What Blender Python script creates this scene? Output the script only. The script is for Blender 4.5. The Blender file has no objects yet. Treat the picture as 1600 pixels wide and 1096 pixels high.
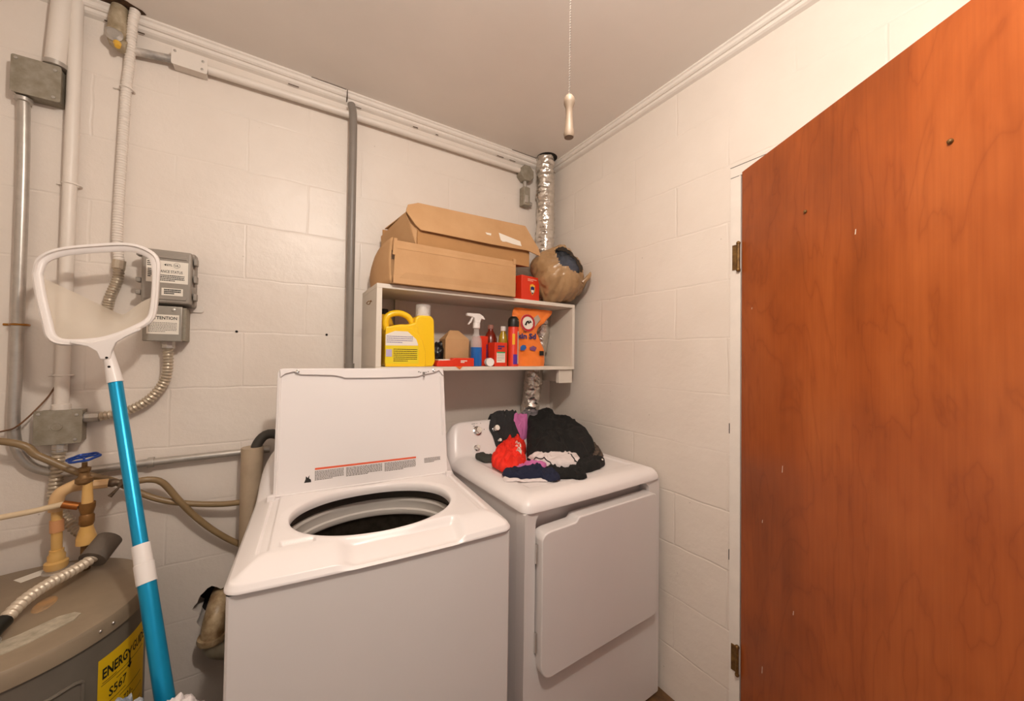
import bpy, bmesh, math, random
from mathutils import Vector, Matrix, noise
random.seed(7)
PI = math.pi
SC = bpy.context.scene
COL = SC.collection

# ------------------------------------------------------------ camera
cam = bpy.data.cameras.new('camera'); cam_o = bpy.data.objects.new('camera', cam); COL.objects.link(cam_o)
cam.sensor_width = 36; cam.lens = 579.2 * 36 / 1600; cam.clip_start = 0.02
yaw, pit, rol = .5587, .0166, .0132
F = Vector((math.sin(yaw)*math.cos(pit), math.cos(yaw)*math.cos(pit), math.sin(pit)))
R0 = Vector((math.cos(yaw), -math.sin(yaw), 0)); U0 = R0.cross(F)
X = R0*math.cos(rol) + U0*math.sin(rol); Y = -R0*math.sin(rol) + U0*math.cos(rol)
M = Matrix((X, Y, -F)).transposed().to_4x4(); M.translation = Vector((-1.334, -1.714, 1.337))
cam_o.matrix_world = M
SC.camera = cam_o
# ------------------------------------------------------------ world, light, exposure
W = bpy.data.worlds.new('world'); SC.world = W; W.use_nodes = True
W.node_tree.nodes['Background'].inputs[0].default_value = (1, .90, .83, 1)
W.node_tree.nodes['Background'].inputs[1].default_value = .46
def lamp(name, loc, power, size, color):
    l = bpy.data.lights.new(name, 'POINT'); l.energy = power; l.shadow_soft_size = size; l.color = color
    o = bpy.data.objects.new(name, l); COL.objects.link(o); o.location = loc; return o
LAMP = (-1.12, -1.62, 2.27)
lamp('bulb_light', LAMP, 60, .042, (1, .90, .80))
SC.view_settings.view_transform = 'Standard'; SC.view_settings.look = 'None'
SC.view_settings.gamma = 1; SC.view_settings.use_curve_mapping = False
SC.view_settings.exposure = -0.36

# ------------------------------------------------------------ materials
def lin(h):
    h = h.lstrip('#'); v = [int(h[i:i+2], 16)/255 for i in (0, 2, 4)]
    return tuple(c/12.92 if c <= .04045 else ((c+.055)/1.055)**2.4 for c in v) + (1,)
class NT:
    def __init__(s, m): s.m = m; s.t = m.node_tree; s.n = s.t.nodes; s.l = s.t.links; s.b = s.n['Principled BSDF']
    def new(s, k, **kw):
        n = s.n.new(k)
        for a, v in kw.items(): setattr(n, a, v)
        return n
    def link(s, a, b): s.l.new(a, b)
    def coord(s, scale=(1, 1, 1)):
        c = s.new('ShaderNodeTexCoord'); mp = s.new('ShaderNodeMapping'); mp.inputs['Scale'].default_value = scale
        s.link(c.outputs['Object'], mp.inputs[0]); return mp.outputs[0]
    def noise(s, vec, scale, detail=4, rough=.6):
        n = s.new('ShaderNodeTexNoise'); n.inputs['Scale'].default_value = scale; n.inputs['Detail'].default_value = detail
        n.inputs['Roughness'].default_value = rough; s.link(vec, n.inputs['Vector']); return n.outputs['Fac']
    def ramp(s, fac, stops):
        r = s.new('ShaderNodeValToRGB'); e = r.color_ramp.elements
        e[0].position, e[0].color = stops[0][0], stops[0][1]; e[1].position, e[1].color = stops[-1][0], stops[-1][1]
        for p, c in stops[1:-1]: k = e.new(p); k.color = c
        s.link(fac, r.inputs[0]); return r.outputs[0]
    def bump(s, h, strength, dist, prev=None):
        b = s.new('ShaderNodeBump'); b.inputs['Strength'].default_value = strength; b.inputs['Distance'].default_value = dist
        s.link(h, b.inputs['Height'])
        if prev is not None: s.link(prev, b.inputs['Normal'])
        return b.outputs[0]
    def out_n(s, n): s.link(n, s.b.inputs['Normal'])
_mats = {}
def mat(name, col, rough=.5, metal=0, var=.0, vscale=20, bump=0, bscale=60, col2=None, stretch=(1, 1, 1), alpha=1, trans=0, coat=0, ior=None, spec=None):
    if name in _mats: return _mats[name]
    m = bpy.data.materials.new(name); m.use_nodes = True; t = NT(m); b = t.b
    c = lin(col); b.inputs['Base Color'].default_value = c
    b.inputs['Roughness'].default_value = rough; b.inputs['Metallic'].default_value = metal
    v = t.coord(stretch)
    if col2 or var:
        c2 = lin(col2) if col2 else tuple(x*(1-var) for x in c[:3])+(1,)
        t.link(t.ramp(t.noise(v, vscale), [(.35, c), (.68, c2)]), b.inputs['Base Color'])
    if bump: t.out_n(t.bump(t.noise(v, bscale, 3), bump, .004))
    if alpha < 1: b.inputs['Alpha'].default_value = alpha
    if trans: b.inputs['Transmission Weight'].default_value = trans
    if coat: b.inputs['Coat Weight'].default_value = coat; b.inputs['Coat Roughness'].default_value = .08
    if ior: b.inputs['IOR'].default_value = ior
    if spec is not None: b.inputs['Specular IOR Level'].default_value = spec
    _mats[name] = m; return m

def block_wall(name, axis):
    m = bpy.data.materials.new(name); m.use_nodes = True; t = NT(m); b = t.b
    c = t.new('ShaderNodeTexCoord'); sp = t.new('ShaderNodeSeparateXYZ'); t.link(c.outputs['Object'], sp.inputs[0])
    cb = t.new('ShaderNodeCombineXYZ'); ad = t.new('ShaderNodeMath', operation='ADD')
    ad.inputs[1].default_value = 1.649 + 4.064 if axis == 'x' else .394 + 4.064
    t.link(sp.outputs['X' if axis == 'x' else 'Y'], ad.inputs[0]); t.link(ad.outputs[0], cb.inputs[0]); t.link(sp.outputs['Z'], cb.inputs[1])
    nz = t.new('ShaderNodeTexNoise'); nz.inputs['Scale'].default_value = 9; nz.inputs['Detail'].default_value = 5; t.link(c.outputs['Object'], nz.inputs['Vector'])
    vm = t.new('ShaderNodeVectorMath', operation='MULTIPLY_ADD'); vm.inputs[1].default_value = (.014, .014, 0)
    t.link(nz.outputs['Color'], vm.inputs[0]); t.link(cb.outputs[0], vm.inputs[2])
    br = t.new('ShaderNodeTexBrick'); br.offset = .5
    for k, v in (('Scale', 1), ('Mortar Size', .005), ('Mortar Smooth', .9), ('Bias', 0), ('Brick Width', .4064), ('Row Height', .2032)): br.inputs[k].default_value = v
    t.link(vm.outputs[0], br.inputs['Vector'])
    inv = t.new('ShaderNodeMath', operation='SUBTRACT'); inv.inputs[0].default_value = 1; t.link(br.outputs['Fac'], inv.inputs[1])
    # joint depth varies: many joints are filled by paint
    msk = t.noise(c.outputs['Object'], 2.2, 2); mm = t.new('ShaderNodeMapRange'); mm.inputs[1].default_value = .35; mm.inputs[2].default_value = .7; mm.inputs[3].default_value = .03; mm.inputs[4].default_value = 1
    t.link(msk, mm.inputs[0]); mu = t.new('ShaderNodeMath', operation='MULTIPLY'); t.link(br.outputs['Fac'], mu.inputs[0]); t.link(mm.outputs[0], mu.inputs[1])
    inv2 = t.new('ShaderNodeMath', operation='SUBTRACT'); inv2.inputs[0].default_value = 1; t.link(mu.outputs[0], inv2.inputs[1])
    n1 = t.bump(t.noise(c.outputs['Object'], 45, 6, .65), .26, .004)
    n2 = t.bump(t.noise(c.outputs['Object'], 7, 2), .32, .01, n1)
    t.out_n(t.bump(inv2.outputs[0], .42, .004, n2))
    base = t.ramp(t.noise(c.outputs['Object'], 3.1, 5), [(.3, lin('#e7ddd3')), (.7, lin('#e0d5ca'))])
    vo = t.new('ShaderNodeTexVoronoi'); vo.inputs['Scale'].default_value = 11; t.link(c.outputs['Object'], vo.inputs['Vector'])
    sp_ = t.ramp(vo.outputs['Distance'], [(.018, (.25, .17, .12, 1)), (.035, (1, 1, 1, 1))])
    mx = t.new('ShaderNodeMix', data_type='RGBA', blend_type='MULTIPLY'); mx.inputs['Factor'].default_value = .35
    t.link(base, mx.inputs['A']); t.link(sp_, mx.inputs['B']); t.link(mx.outputs['Result'], b.inputs['Base Color'])
    b.inputs['Roughness'].default_value = .36
    return m
def wood_mat():
    m = bpy.data.materials.new('door_veneer'); m.use_nodes = True; t = NT(m); b = t.b
    c = t.new('ShaderNodeTexCoord')
    def mp(sc, src=None):
        k = t.new('ShaderNodeMapping'); k.inputs['Scale'].default_value = sc; t.link(src or c.outputs['Object'], k.inputs[0]); return k.outputs[0]
    # cathedral figure: contour lines of a stretched, warped noise field
    w1 = t.new('ShaderNodeTexNoise'); w1.inputs['Scale'].default_value = 2.6; w1.inputs['Detail'].default_value = 5; w1.inputs['Roughness'].default_value = .5; w1.inputs['Distortion'].default_value = .5
    t.link(mp((1.5, 1.5, .42)), w1.inputs['Vector'])
    mu = t.new('ShaderNodeMath', operation='MULTIPLY'); mu.inputs[1].default_value = 13; t.link(w1.outputs['Fac'], mu.inputs[0])
    fr_ = t.new('ShaderNodeMath', operation='PINGPONG'); fr_.inputs[1].default_value = .5; t.link(mu.outputs[0], fr_.inputs[0])
    fig = t.ramp(fr_.outputs[0], [(0, (.66, .56, .48, 1)), (.05, (.84, .78, .72, 1)), (.16, (.96, .94, .92, 1)), (.35, (1, 1, 1, 1)), (1, (1, 1, 1, 1))])
    big = t.ramp(t.noise(mp((1.2, 1.2, .5)), 3.2, 4, .6), [(.3, lin('#88421a')), (.5, lin('#a35222')), (.72, lin('#b5622e'))])
    fine = t.ramp(t.noise(mp((1, 1, .03)), 130, 3, .6), [(.3, (.90, .87, .85, 1)), (.6, (1, 1, 1, 1))])
    cur = big
    for k, f in ((fig, .5), (fine, 1.0)):
        mx = t.new('ShaderNodeMix', data_type='RGBA', blend_type='MULTIPLY'); mx.inputs['Factor'].default_value = f
        t.link(cur, mx.inputs['A']); t.link(k, mx.inputs['B']); cur = mx.outputs['Result']
    t.link(cur, b.inputs['Base Color']); b.inputs['Roughness'].default_value = .34
    t.out_n(t.bump(t.noise(mp((1, 1, .2)), 60, 4), .10, .002)); return m
def net_mat():
    m = bpy.data.materials.new('net_fabric'); m.use_nodes = True; t = NT(m)
    t.b.inputs['Base Color'].default_value = lin('#f2e8d8'); t.b.inputs['Roughness'].default_value = .9
    tr = t.new('ShaderNodeBsdfTransparent'); tl = t.new('ShaderNodeBsdfTranslucent'); tl.inputs[0].default_value = lin('#f6ecdc')
    a = t.new('ShaderNodeMixShader'); a.inputs[0].default_value = .4; t.link(t.b.outputs[0], a.inputs[1]); t.link(tl.outputs[0], a.inputs[2])
    c = t.new('ShaderNodeMixShader'); c.inputs[0].default_value = .25; t.link(a.outputs[0], c.inputs[1]); t.link(tr.outputs[0], c.inputs[2])
    t.link(c.outputs[0], t.n['Material Output'].inputs[0]); return m
def floor_mat():
    m = mat('floor_vinyl', '#7d5a35', .5, var=.0, vscale=14, bump=.2, col2='#4c3420'); return m

MW = dict(
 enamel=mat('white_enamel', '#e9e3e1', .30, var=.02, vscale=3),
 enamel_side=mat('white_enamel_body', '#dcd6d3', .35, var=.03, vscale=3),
 trim=mat('white_trim_paint', '#e9e1d8', .4, var=.05, bump=.1, bscale=80),
 ceil=mat('ceiling_paint', '#efe8e1', .38, var=.05, vscale=2.5, bump=.10, bscale=9),
 pvc=mat('painted_pipe', '#e4dbd1', .42, var=.05, vscale=9, bump=.15),
 galv=mat('galvanized_steel', '#c0bab2', .36, .6, var=.15, vscale=30),
 galvbox=mat('galvanized_box', '#9b9384', .5, .1, col2='#857c6a', vscale=38, bump=.1),
 boxgrey=mat('grey_enclosure', '#989086', .45, .1, var=.08),
 white=mat('white_plastic', '#ece6e2', .35),
 wpaint=mat('white_painted_wood', '#ded5c8', .5, var=.06, vscale=6, bump=.12, bscale=40),
 flex=mat('flexible_steel', '#cabda9', .34, .6, var=.15, vscale=60),
 brass=mat('brass', '#b07a35', .38, .8, var=.25, vscale=40),
 oldbrass=mat('old_brass', '#8a6a44', .5, .6, var=.3, vscale=50),
 cpvc=mat('yellowed_cpvc', '#d9ab5e', .42, var=.1, vscale=12, col2='#e0b87a'),
 cream=mat('cream_pipe', '#dfc9a6', .45, var=.08),
 blackp=mat('black_plastic', '#17160f', .4, bump=.05),
 greyp=mat('grey_pipe', '#857d75', .4, var=.08),
 foam=mat('foam_sleeve', '#6a6056', .9, bump=.3, bscale=160),
 heater=mat('heater_paint', '#7a7165', .42, .1, col2='#6b6358', vscale=5),
 heatertop=mat('heater_dusty_top', '#8a7a66', .45, .1, var=.1, vscale=8, col2='#978670', bump=.05),
 yellow=mat('yellow_label', '#f0c40f', .45),
 ink=mat('black_ink', '#14120d', .6), redink=mat('red_ink', '#e5603c', .5), greyink=mat('grey_ink', '#7c7570', .6),
 paper=mat('white_paper', '#e9e2d6', .6),
 teal=mat('teal_anodised', '#149bcb', .3, .55, var=.05), bluep=mat('blue_paint', '#20469a', .35, .3),
 hose=mat('tan_hose', '#8d7553', .38, var=.15, vscale=20),
 cardboard=mat('cardboard', '#c79d70', .75, var=.08, vscale=6, col2='#bd9264', bump=.06, bscale=120),
 cardin=mat('cardboard_inside', '#b98a58', .8, var=.06),
 foil=mat('foil_duct', '#ddd6cd', .22, .9, var=.1, vscale=60, bump=.9, bscale=70),
 yplastic=mat('yellow_plastic', '#f6c91c', .32, coat=.2), ylabel=mat('yellow_green_label', '#e8cf20', .5),
 red=mat('red_carton', '#dd3517', .45, var=.05), orange=mat('orange_film', '#f58230', .35, var=.08, vscale=18, bump=.5, bscale=30),
 purple=mat('purple_print', '#5a2a9c', .45), steel=mat('stainless', '#5f564b', .32, .7, var=.4, vscale=40),
 tubgrey=mat('grey_tub_plastic', '#b9b1a8', .4), dark=mat('dark_gap', '#1d1814', .8),
 clear=mat('clear_plastic', '#f6f2ee', .1, alpha=.28), blueliq=mat('blue_liquid', '#0d62b4', .2, coat=.4),
 amber=mat('amber_oil', '#a98a22', .2, coat=.3), redliq=mat('dark_red_bottle', '#7c2413', .25, coat=.3),
 bag=mat('brown_plastic_bag', '#b8956c', .3, bump=1.0, bscale=28, col2='#a07d56', vscale=9, alpha=.9),
 chrome=mat('chrome', '#d8d4d0', .12, 1), rust=mat('rusty_hinge', '#8b6a3a', .5, .6, col2='#5b3f22', vscale=60),
 black_cloth=mat('black_jersey', '#121110', .9, bump=.3, bscale=250), grey_cloth=mat('charcoal_cloth', '#2a2a2b', .9, bump=.4, bscale=180),
 red_cloth=mat('red_jersey', '#ee2a14', .75, bump=.3, bscale=200), navy_cloth=mat('navy_cloth', '#161c36', .9, bump=.3, bscale=200),
 pink_cloth=mat('pink_cloth', '#c86fa8', .85, bump=.3, bscale=200), white_cloth=mat('white_knit', '#e0d6d4', .9, bump=.5, bscale=220),
 green_cloth=mat('olive_grey_sock', '#3a3b35', .9, bump=.3, bscale=200), blue_cloth=mat('faded_blue_cloth', '#4a6687', .9, col2='#b9b9b8', vscale=30, bump=.5, bscale=160),
 black_lace=mat('black_lace', '#1f1a16', .9, col2='#6d5b4c', vscale=90, bump=.6, bscale=200),
 navyprint=mat('navy_print', '#1f2c6b', .5), lace=mat('x', '#000000'))

# ------------------------------------------------------------ mesh helpers
class MB:
    def __init__(s): s.v = []; s.f = []; s.mi = []; s.cur = 0
    def add(s, vs, fs):
        k = len(s.v); s.v += [Vector(v) for v in vs]; s.f += [[i+k for i in f] for f in fs]; s.mi += [s.cur]*len(fs); return s
    def box(s, a, b):
        (x0, y0, z0), (x1, y1, z1) = a, b
        return s.add([(x0,y0,z0),(x1,y0,z0),(x1,y1,z0),(x0,y1,z0),(x0,y0,z1),(x1,y0,z1),(x1,y1,z1),(x0,y1,z1)],
              [[0,3,2,1],[4,5,6,7],[0,1,5,4],[1,2,6,5],[2,3,7,6],[3,0,4,7]])
    def obox(s, o, ax, ay, az):     # box from corner o with edge vectors
        o, ax, ay, az = map(Vector, (o, ax, ay, az))
        return s.add([o, o+ax, o+ax+ay, o+ay, o+az, o+ax+az, o+ax+ay+az, o+ay+az], [[0,3,2,1],[4,5,6,7],[0,1,5,4],[1,2,6,5],[2,3,7,6],[3,0,4,7]])
    def tube(s, pts, r, seg=12, smooth=True, step=None, rf=None, cap=True):
        P = spline(pts, step or .01) if smooth and len(pts) > 2 else resample([Vector(p) for p in pts], step) if step else [Vector(p) for p in pts]
        n = len(P); T = []
        for i in range(n):
            d = P[min(i+1, n-1)] - P[max(i-1, 0)]; T.append(d.normalized())
        a = Vector((0, 0, 1)) if abs(T[0].z) < .9 else Vector((1, 0, 0)); N = (a - T[0]*a.dot(T[0])).normalized()
        L = 0; vs = []
        for i in range(n):
            if i: L += (P[i]-P[i-1]).length; N = (N - T[i]*N.dot(T[i])).normalized()
            B = T[i].cross(N); rr = (r if not callable(r) else r(i/(n-1))) * (rf(L) if rf else 1)
            vs += [P[i] + N*(math.cos(2*PI*k/seg)*rr) + B*(math.sin(2*PI*k/seg)*rr) for k in range(seg)]
        fs = [[i*seg+k, i*seg+(k+1)%seg, (i+1)*seg+(k+1)%seg, (i+1)*seg+k] for i in range(n-1) for k in range(seg)]
        if cap: fs += [list(range(seg))[::-1], [(n-1)*seg+k for k in range(seg)]]
        return s.add(vs, fs)
    def lathe(s, prof, origin=(0,0,0), axis=(0,0,1), seg=32, sx=1, sy=1, a0=0):
        ax = Vector(axis).normalized(); q = Vector((0,0,1)).rotation_difference(ax); o = Vector(origin); vs = []
        for r, z in prof:
            vs += [o + q @ Vector((r*sx*math.cos(2*PI*k/seg+a0), r*sy*math.sin(2*PI*k/seg+a0), z)) for k in range(seg)]
        n = len(prof); fs = [[i*seg+k, i*seg+(k+1)%seg, (i+1)*seg+(k+1)%seg, (i+1)*seg+k] for i in range(n-1) for k in range(seg)]
        if prof[0][0] > 1e-6: fs.append(list(range(seg))[::-1])
        if prof[-1][0] > 1e-6: fs.append([(n-1)*seg+k for k in range(seg)])
        return s.add(vs, fs)
    def prism(s, poly, o, u, v, h):  # poly 2d in plane u,v at origin o, extruded by vector h
        o, u, v, h = map(Vector, (o, u, v, h)); n = len(poly)
        vs = [o+u*a+v*b for a, b in poly]; vs += [p+h for p in vs]
        return s.add(vs, [list(range(n))[::-1], list(range(n, 2*n))] + [[i, (i+1)%n, n+(i+1)%n, n+i] for i in range(n)])
    def sphere(s, c, r, sx=1, sy=1, sz=1, seg=20, ring=12):
        return s.lathe([(r*math.sin(PI*i/ring) if 0 < i < ring else 0, -r*math.cos(PI*i/ring)*sz) for i in range(ring+1)], c, seg=seg, sx=sx, sy=sy)
    def grid(s, fn, nu, nv, wrapu=False):
        vs = [fn(i/nu if wrapu else i/(nu-1), j/(nv-1)) for j in range(nv) for i in range(nu)]
        fs = [[j*nu+i, j*nu+(i+1)%nu, (j+1)*nu+(i+1)%nu, (j+1)*nu+i] for j in range(nv-1) for i in range(nu if wrapu else nu-1)]
        return s.add(vs, fs)
def resample(P, step):
    out = [P[0]]
    for a, b in zip(P, P[1:]):
        n = max(1, int((b-a).length/step)); out += [a.lerp(b, (k+1)/n) for k in range(n)]
    return out
def spline(pts, step):
    P = [Vector(p) for p in pts]; Q = [P[0]*2-P[1]] + P + [P[-1]*2-P[-2]]; out = []
    for i in range(1, len(Q)-2):
        a, b, c, d = Q[i-1:i+3]; n = max(2, int((c-b).length/step))
        for k in range(n):
            t = k/n; out.append(.5*((2*b)+(c-a)*t+(2*a-5*b+4*c-d)*t*t+(3*b-a-3*c+d)*t**3))
    out.append(P[-1]); return out
def rrect(w, h, r, n=6, cx=0, cy=0):
    o = []
    for sx, sy, a in ((1,-1,-PI/2), (1,1,0), (-1,1,PI/2), (-1,-1,PI)):
        for k in range(n+1):
            t = a+PI/2*k/n; o.append((cx+sx*(w/2-r)+r*math.cos(t), cy+sy*(h/2-r)+r*math.sin(t)))
    return o
def roundpoly(P, r, n=5):
    o = []
    for i in range(len(P)):
        a, b, c = Vector(P[i-1]), Vector(P[i]), Vector(P[(i+1)%len(P)]); da = (a-b); dc = (c-b); k = min(r, da.length*.45, dc.length*.45)
        p, q = b+da.normalized()*k, b+dc.normalized()*k
        for j in range(n+1): t_ = j/n; o.append(tuple((p*(1-t_)**2+b*2*t_*(1-t_)+q*t_*t_)))
    return o
def obj(name, mb, m, parent=None, bevel=0, smooth=True, angle=35, local=False, two=False, solid=0):
    me = bpy.data.meshes.new(name)
    off = Vector((0,0,0))
    if parent is not None and not local:
        p = parent
        while p is not None: off += p.location; p = p.parent
    me.from_pydata([v-off for v in mb.v], [], mb.f); me.update()
    bm = bmesh.new(); bm.from_mesh(me); bmesh.ops.remove_doubles(bm, verts=bm.verts, dist=1e-5)
    if not two: bmesh.ops.recalc_face_normals(bm, faces=bm.faces)
    bm.to_mesh(me); bm.free()
    for x in (m if isinstance(m, (list, tuple)) else [m]): me.materials.append(x)
    if smooth:
        me.polygons.foreach_set('use_smooth', [True]*len(me.polygons)); me.set_sharp_from_angle(angle=math.radians(angle))
    o = bpy.data.objects.new(name, me); COL.objects.link(o)
    if parent is not None: o.parent = parent
    if bevel:
        md = o.modifiers.new('bevel', 'BEVEL'); md.width = bevel; md.segments = 3; md.limit_method = 'ANGLE'; md.angle_limit = math.radians(40); md.harden_normals = False
    if solid:
        md = o.modifiers.new('solid', 'SOLIDIFY'); md.thickness = solid; md.offset = 0
    return o
def thing(name, label, cat, loc, rz=0, group=None):
    o = bpy.data.objects.new(name, None); COL.objects.link(o); o.location = loc; o.rotation_euler = (0, 0, rz); o.empty_display_size = .05
    o['label'] = label; o['category'] = cat
    if group: o['group'] = group
    return o
def tag(o, label, cat, group=None):
    o['label'] = label; o['category'] = cat
    if group: o['group'] = group
    return o
def struct(o): o['kind'] = 'structure'; return o
def text(s, size, o, u, v, bold=0, width=None, ext=.0003):
    """letters laid out from point o along unit u with up direction v; returns an MB"""
    cu = bpy.data.curves.new('t', 'FONT'); cu.body = s; cu.size = size; cu.offset = bold; cu.resolution_u = 2
    ob = bpy.data.objects.new('t', cu); COL.objects.link(ob); dg = bpy.context.evaluated_depsgraph_get(); dg.update()
    me = bpy.data.meshes.new_from_object(ob.evaluated_get(dg)); mb = MB()
    o, u, v = map(Vector, (o, u, v)); xs = [p.co.x for p in me.vertices] or [0]; k = width/(max(xs)-min(xs)) if width else 1; n = u.cross(v)*ext
    mb.add([o+u*((p.co.x-min(xs))*k)+v*p.co.y+n for p in me.vertices], [list(p.vertices) for p in me.polygons])
    bpy.data.objects.remove(ob); bpy.data.curves.remove(cu); bpy.data.meshes.remove(me); return mb
def lines(o, u, v, w, h, rows, mb=None, fill=.55, off=.0003, seed=1):
    """rows of fine print as broken bars"""
    rn = random.Random(seed); mb = mb or MB(); o, u, v = map(Vector, (o, u, v)); n = u.cross(v)*off; rh = h/rows
    for r in range(rows):
        x = 0; end = w*(1 if r < rows-1 else .6)
        while x < end:
            l = rn.uniform(.02, .07)*w+.001; l = min(l, end-x)
            a = o+u*x-v*(r*rh)+n; mb.add([a, a+u*l, a+u*l-v*rh*fill, a-v*rh*fill], [[0,3,2,1]]); x += l+w*.014
    return mb
def rect(o, u, v, w, h, off=.0003, mb=None):
    mb = mb or MB(); o, u, v = map(Vector, (o, u, v)); n = u.cross(v)*off
    a = o+n; return mb.add([a, a+u*w, a+u*w-v*h, a-v*h], [[0,3,2,1]])
def disc(o, u, v, r0, r1=0, off=.0004, n=28, mb=None, a0=0, a1=2*PI):
    mb = mb or MB(); o, u, v = map(Vector, (o, u, v)); w = u.cross(v)*off; vs = []
    for k in range(n+1):
        a = a0+(a1-a0)*k/n; d = u*math.cos(a)+v*math.sin(a); vs += [o+d*r0+w, o+d*r1+w]
    return mb.add(vs, [[2*k, 2*k+2, 2*k+3, 2*k+1] for k in range(n)])
XU, ZU = Vector((1,0,0)), Vector((0,0,1))
def rings(pitch, a): return lambda L: 1+a*math.sin(2*PI*L/pitch)
NZ = lambda x, y, z=0, s=1: noise.noise(Vector((x*s, y*s, z*s)))

# ============================================================ the room
CH = 2.45
struct(obj('floor', MB().box((-2.4,-2.4,-.1), (1.3,.1,0)), floor_mat()))
struct(obj('ceiling', MB().box((-2.4,-2.4,CH), (1.3,.1,CH+.1)), MW['ceil']))
wb = block_wall('block_wall_back', 'x'); wr = block_wall('block_wall_right', 'y')
# back wall with the ragged drain opening knocked through
HX, HZ, HR = -1.50, .415, .075
w = MB(); N = 40
def hole_pt(k, y): 
    a = 2*PI*k/N; r = HR*(1+.10*math.sin(3*a+1)+.08*math.sin(7*a)+.05*math.sin(11*a)); return (HX+r*math.cos(a), y, HZ+r*1.0*math.sin(a))
def sq_pt(k, y):
    a = 2*PI*k/N; c, s_ = math.cos(a), math.sin(a); m_ = .16/max(abs(c), abs(s_)); return (HX+m_*c, y, HZ+m_*s_)
w.box((-2.4,0,0),(HX-.16,.1,CH)); w.box((HX+.16,0,0),(.1,.1,CH)); w.box((HX-.16,0,0),(HX+.16,.1,HZ-.16)); w.box((HX-.16,0,HZ+.16),(HX+.16,.1,CH))
vs = [hole_pt(k,0) for k in range(N)]+[sq_pt(k,0) for k in range(N)]+[hole_pt(k,.1) for k in range(N)]
w.add(vs, [[k,(k+1)%N,N+(k+1)%N,N+k] for k in range(N)]+[[k,(k+1)%N,2*N+(k+1)%N,2*N+k] for k in range(N)])
struct(obj('wall_back', w, wb, smooth=False))
struct(obj('hole_dark_backing', MB().box((HX-.2,.101,HZ-.2),(HX+.2,.13,HZ+.2)), MW['dark'], smooth=False))  # dark sheet behind the drain hole, the cavity's shade put in its colour
D0, D1, DT = -1.062, -1.83, 1.972
w = MB(); w.box((0,-1.022,0),(.1,0,CH)); w.box((0,D1-.034,DT+.035),(.1,-1.022,CH)); w.box((0,-2.3,0),(.1,D1-.034,CH))
struct(obj('wall_right', w, wr, smooth=False))
struct(obj('wall_left', MB().box((-2.4,-2.3,0),(-2.3,0,CH)), wr))
struct(obj('wall_hallway', MB().box((1.2,-2.4,0),(1.3,0,CH)), MW['trim']))
# crown moulding: three-step profile
prof = [(0,0),(.034,0),(.034,-.006),(.029,-.010),(.029,-.020),(.024,-.025),(.018,-.026),(.018,-.036),(.012,-.041),(0,-.046)]
struct(obj('trim_1', MB().prism([(-a,b) for a,b in prof],(-2.3,0,CH),(0,1,0),(0,0,1),(2.299,0,0)), MW['trim'], smooth=False))
struct(obj('trim_2', MB().prism([(-a,b) for a,b in prof],(0,-.034,CH),(1,0,0),(0,0,1),(0,-2.26,0)), MW['trim'], smooth=False))
# old cracks along the back crown moulding
tr1 = bpy.data.objects['trim_1']; g = MB(); rn = random.Random(12); x = -2.2
while x < -.25:
    l = rn.uniform(.008, .05)
    if rn.random() < .4: g.box((x,-.0135,CH-.0475),(x+l,-.0115,CH-.0455+rn.uniform(0,.001)))
    x += l+rn.uniform(.02,.12)
g.box((-1.118,-.0355,CH-.040),(-1.115,-.012,CH-.0005)); g.box((-1.25,-.0352,CH-.002),(-1.12,-.0338,CH-.0004)); g.box((-.30,-.0352,CH-.0025),(-.14,-.0338,CH-.0004))
obj('moulding_crack', g, mat('crack_brown','#4a3524',.9), tr1, local=True, smooth=False)
g = MB(); n = 22; vs = [(-1.795+.062*(1+.35*NZ(math.cos(a),math.sin(a),3,2))*math.cos(a), -.050+.028*(1+.4*NZ(math.cos(a),math.sin(a),7,2))*math.sin(a), CH-.0006) for a in [2*PI*k/n for k in range(n)]]
g.add(vs, [list(range(n))]); obj('broken_edge', g, mat('broken_plaster','#5a4028',.9,col2='#2b1c11',vscale=60), tr1, local=True, two=True)
# dirt and spalled paint bits at the foot of the right wall
mb = MB()
for i in range(60):
    x, y, r = -.03-abs(random.gauss(0,.012)), random.uniform(-1.0,-.80), random.uniform(.002,.006); mb.sphere((x,y,r*.6), r, seg=6, ring=4, sz=.7)
o = tag(obj('paint_chips', mb, MW['pvc']), 'flaked paint chips on the floor along the foot of the right wall', 'debris'); o['kind'] = 'stuff'

# ---- door in the right wall, opened into the room
dr = struct(bpy.data.objects.new('door_1', None)); COL.objects.link(dr); dr.location = (0,-1.056,0)
ang = math.radians(-119.68); du = Vector((math.cos(ang), math.sin(ang), 0)); dn = Vector((du.y, -du.x, 0))  # dn points into room side
if dn.x > 0: dn = -dn
fr = MB(); fr.box((-.006,-1.056,0),(.099,-1.022,DT-.001)); fr.box((-.006,D1-.034,DT),(.099,-1.022,DT+.035)); fr.box((-.006,D1-.034,0),(.099,D1,DT-.001))
obj('door_frame', fr, MW['trim'], dr, smooth=False)
h0 = Vector((-.0065,-1.060,.012)); T = -dn*.036
dp = obj('door_panel', MB().obox(h0, du*.76, T, (0,0,1.968)), wood_mat(), dr, bevel=.0015)
for z in (1.69, .325):
    hg = MB(); hg.tube([(-.013,-1.052,z-.045),(-.013,-1.052,z+.045)], .0055, 12); hg.box((-.009,-1.050,z-.043),(-.006,-1.030,z+.043))
    for k in (-.046,.046): hg.sphere((-.013,-1.052,z+k), .007, seg=10, ring=6)
    hh = obj('hinge', hg, MW['rust'], dr); hh['label'] = 'rusty painted butt hinge'
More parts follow.
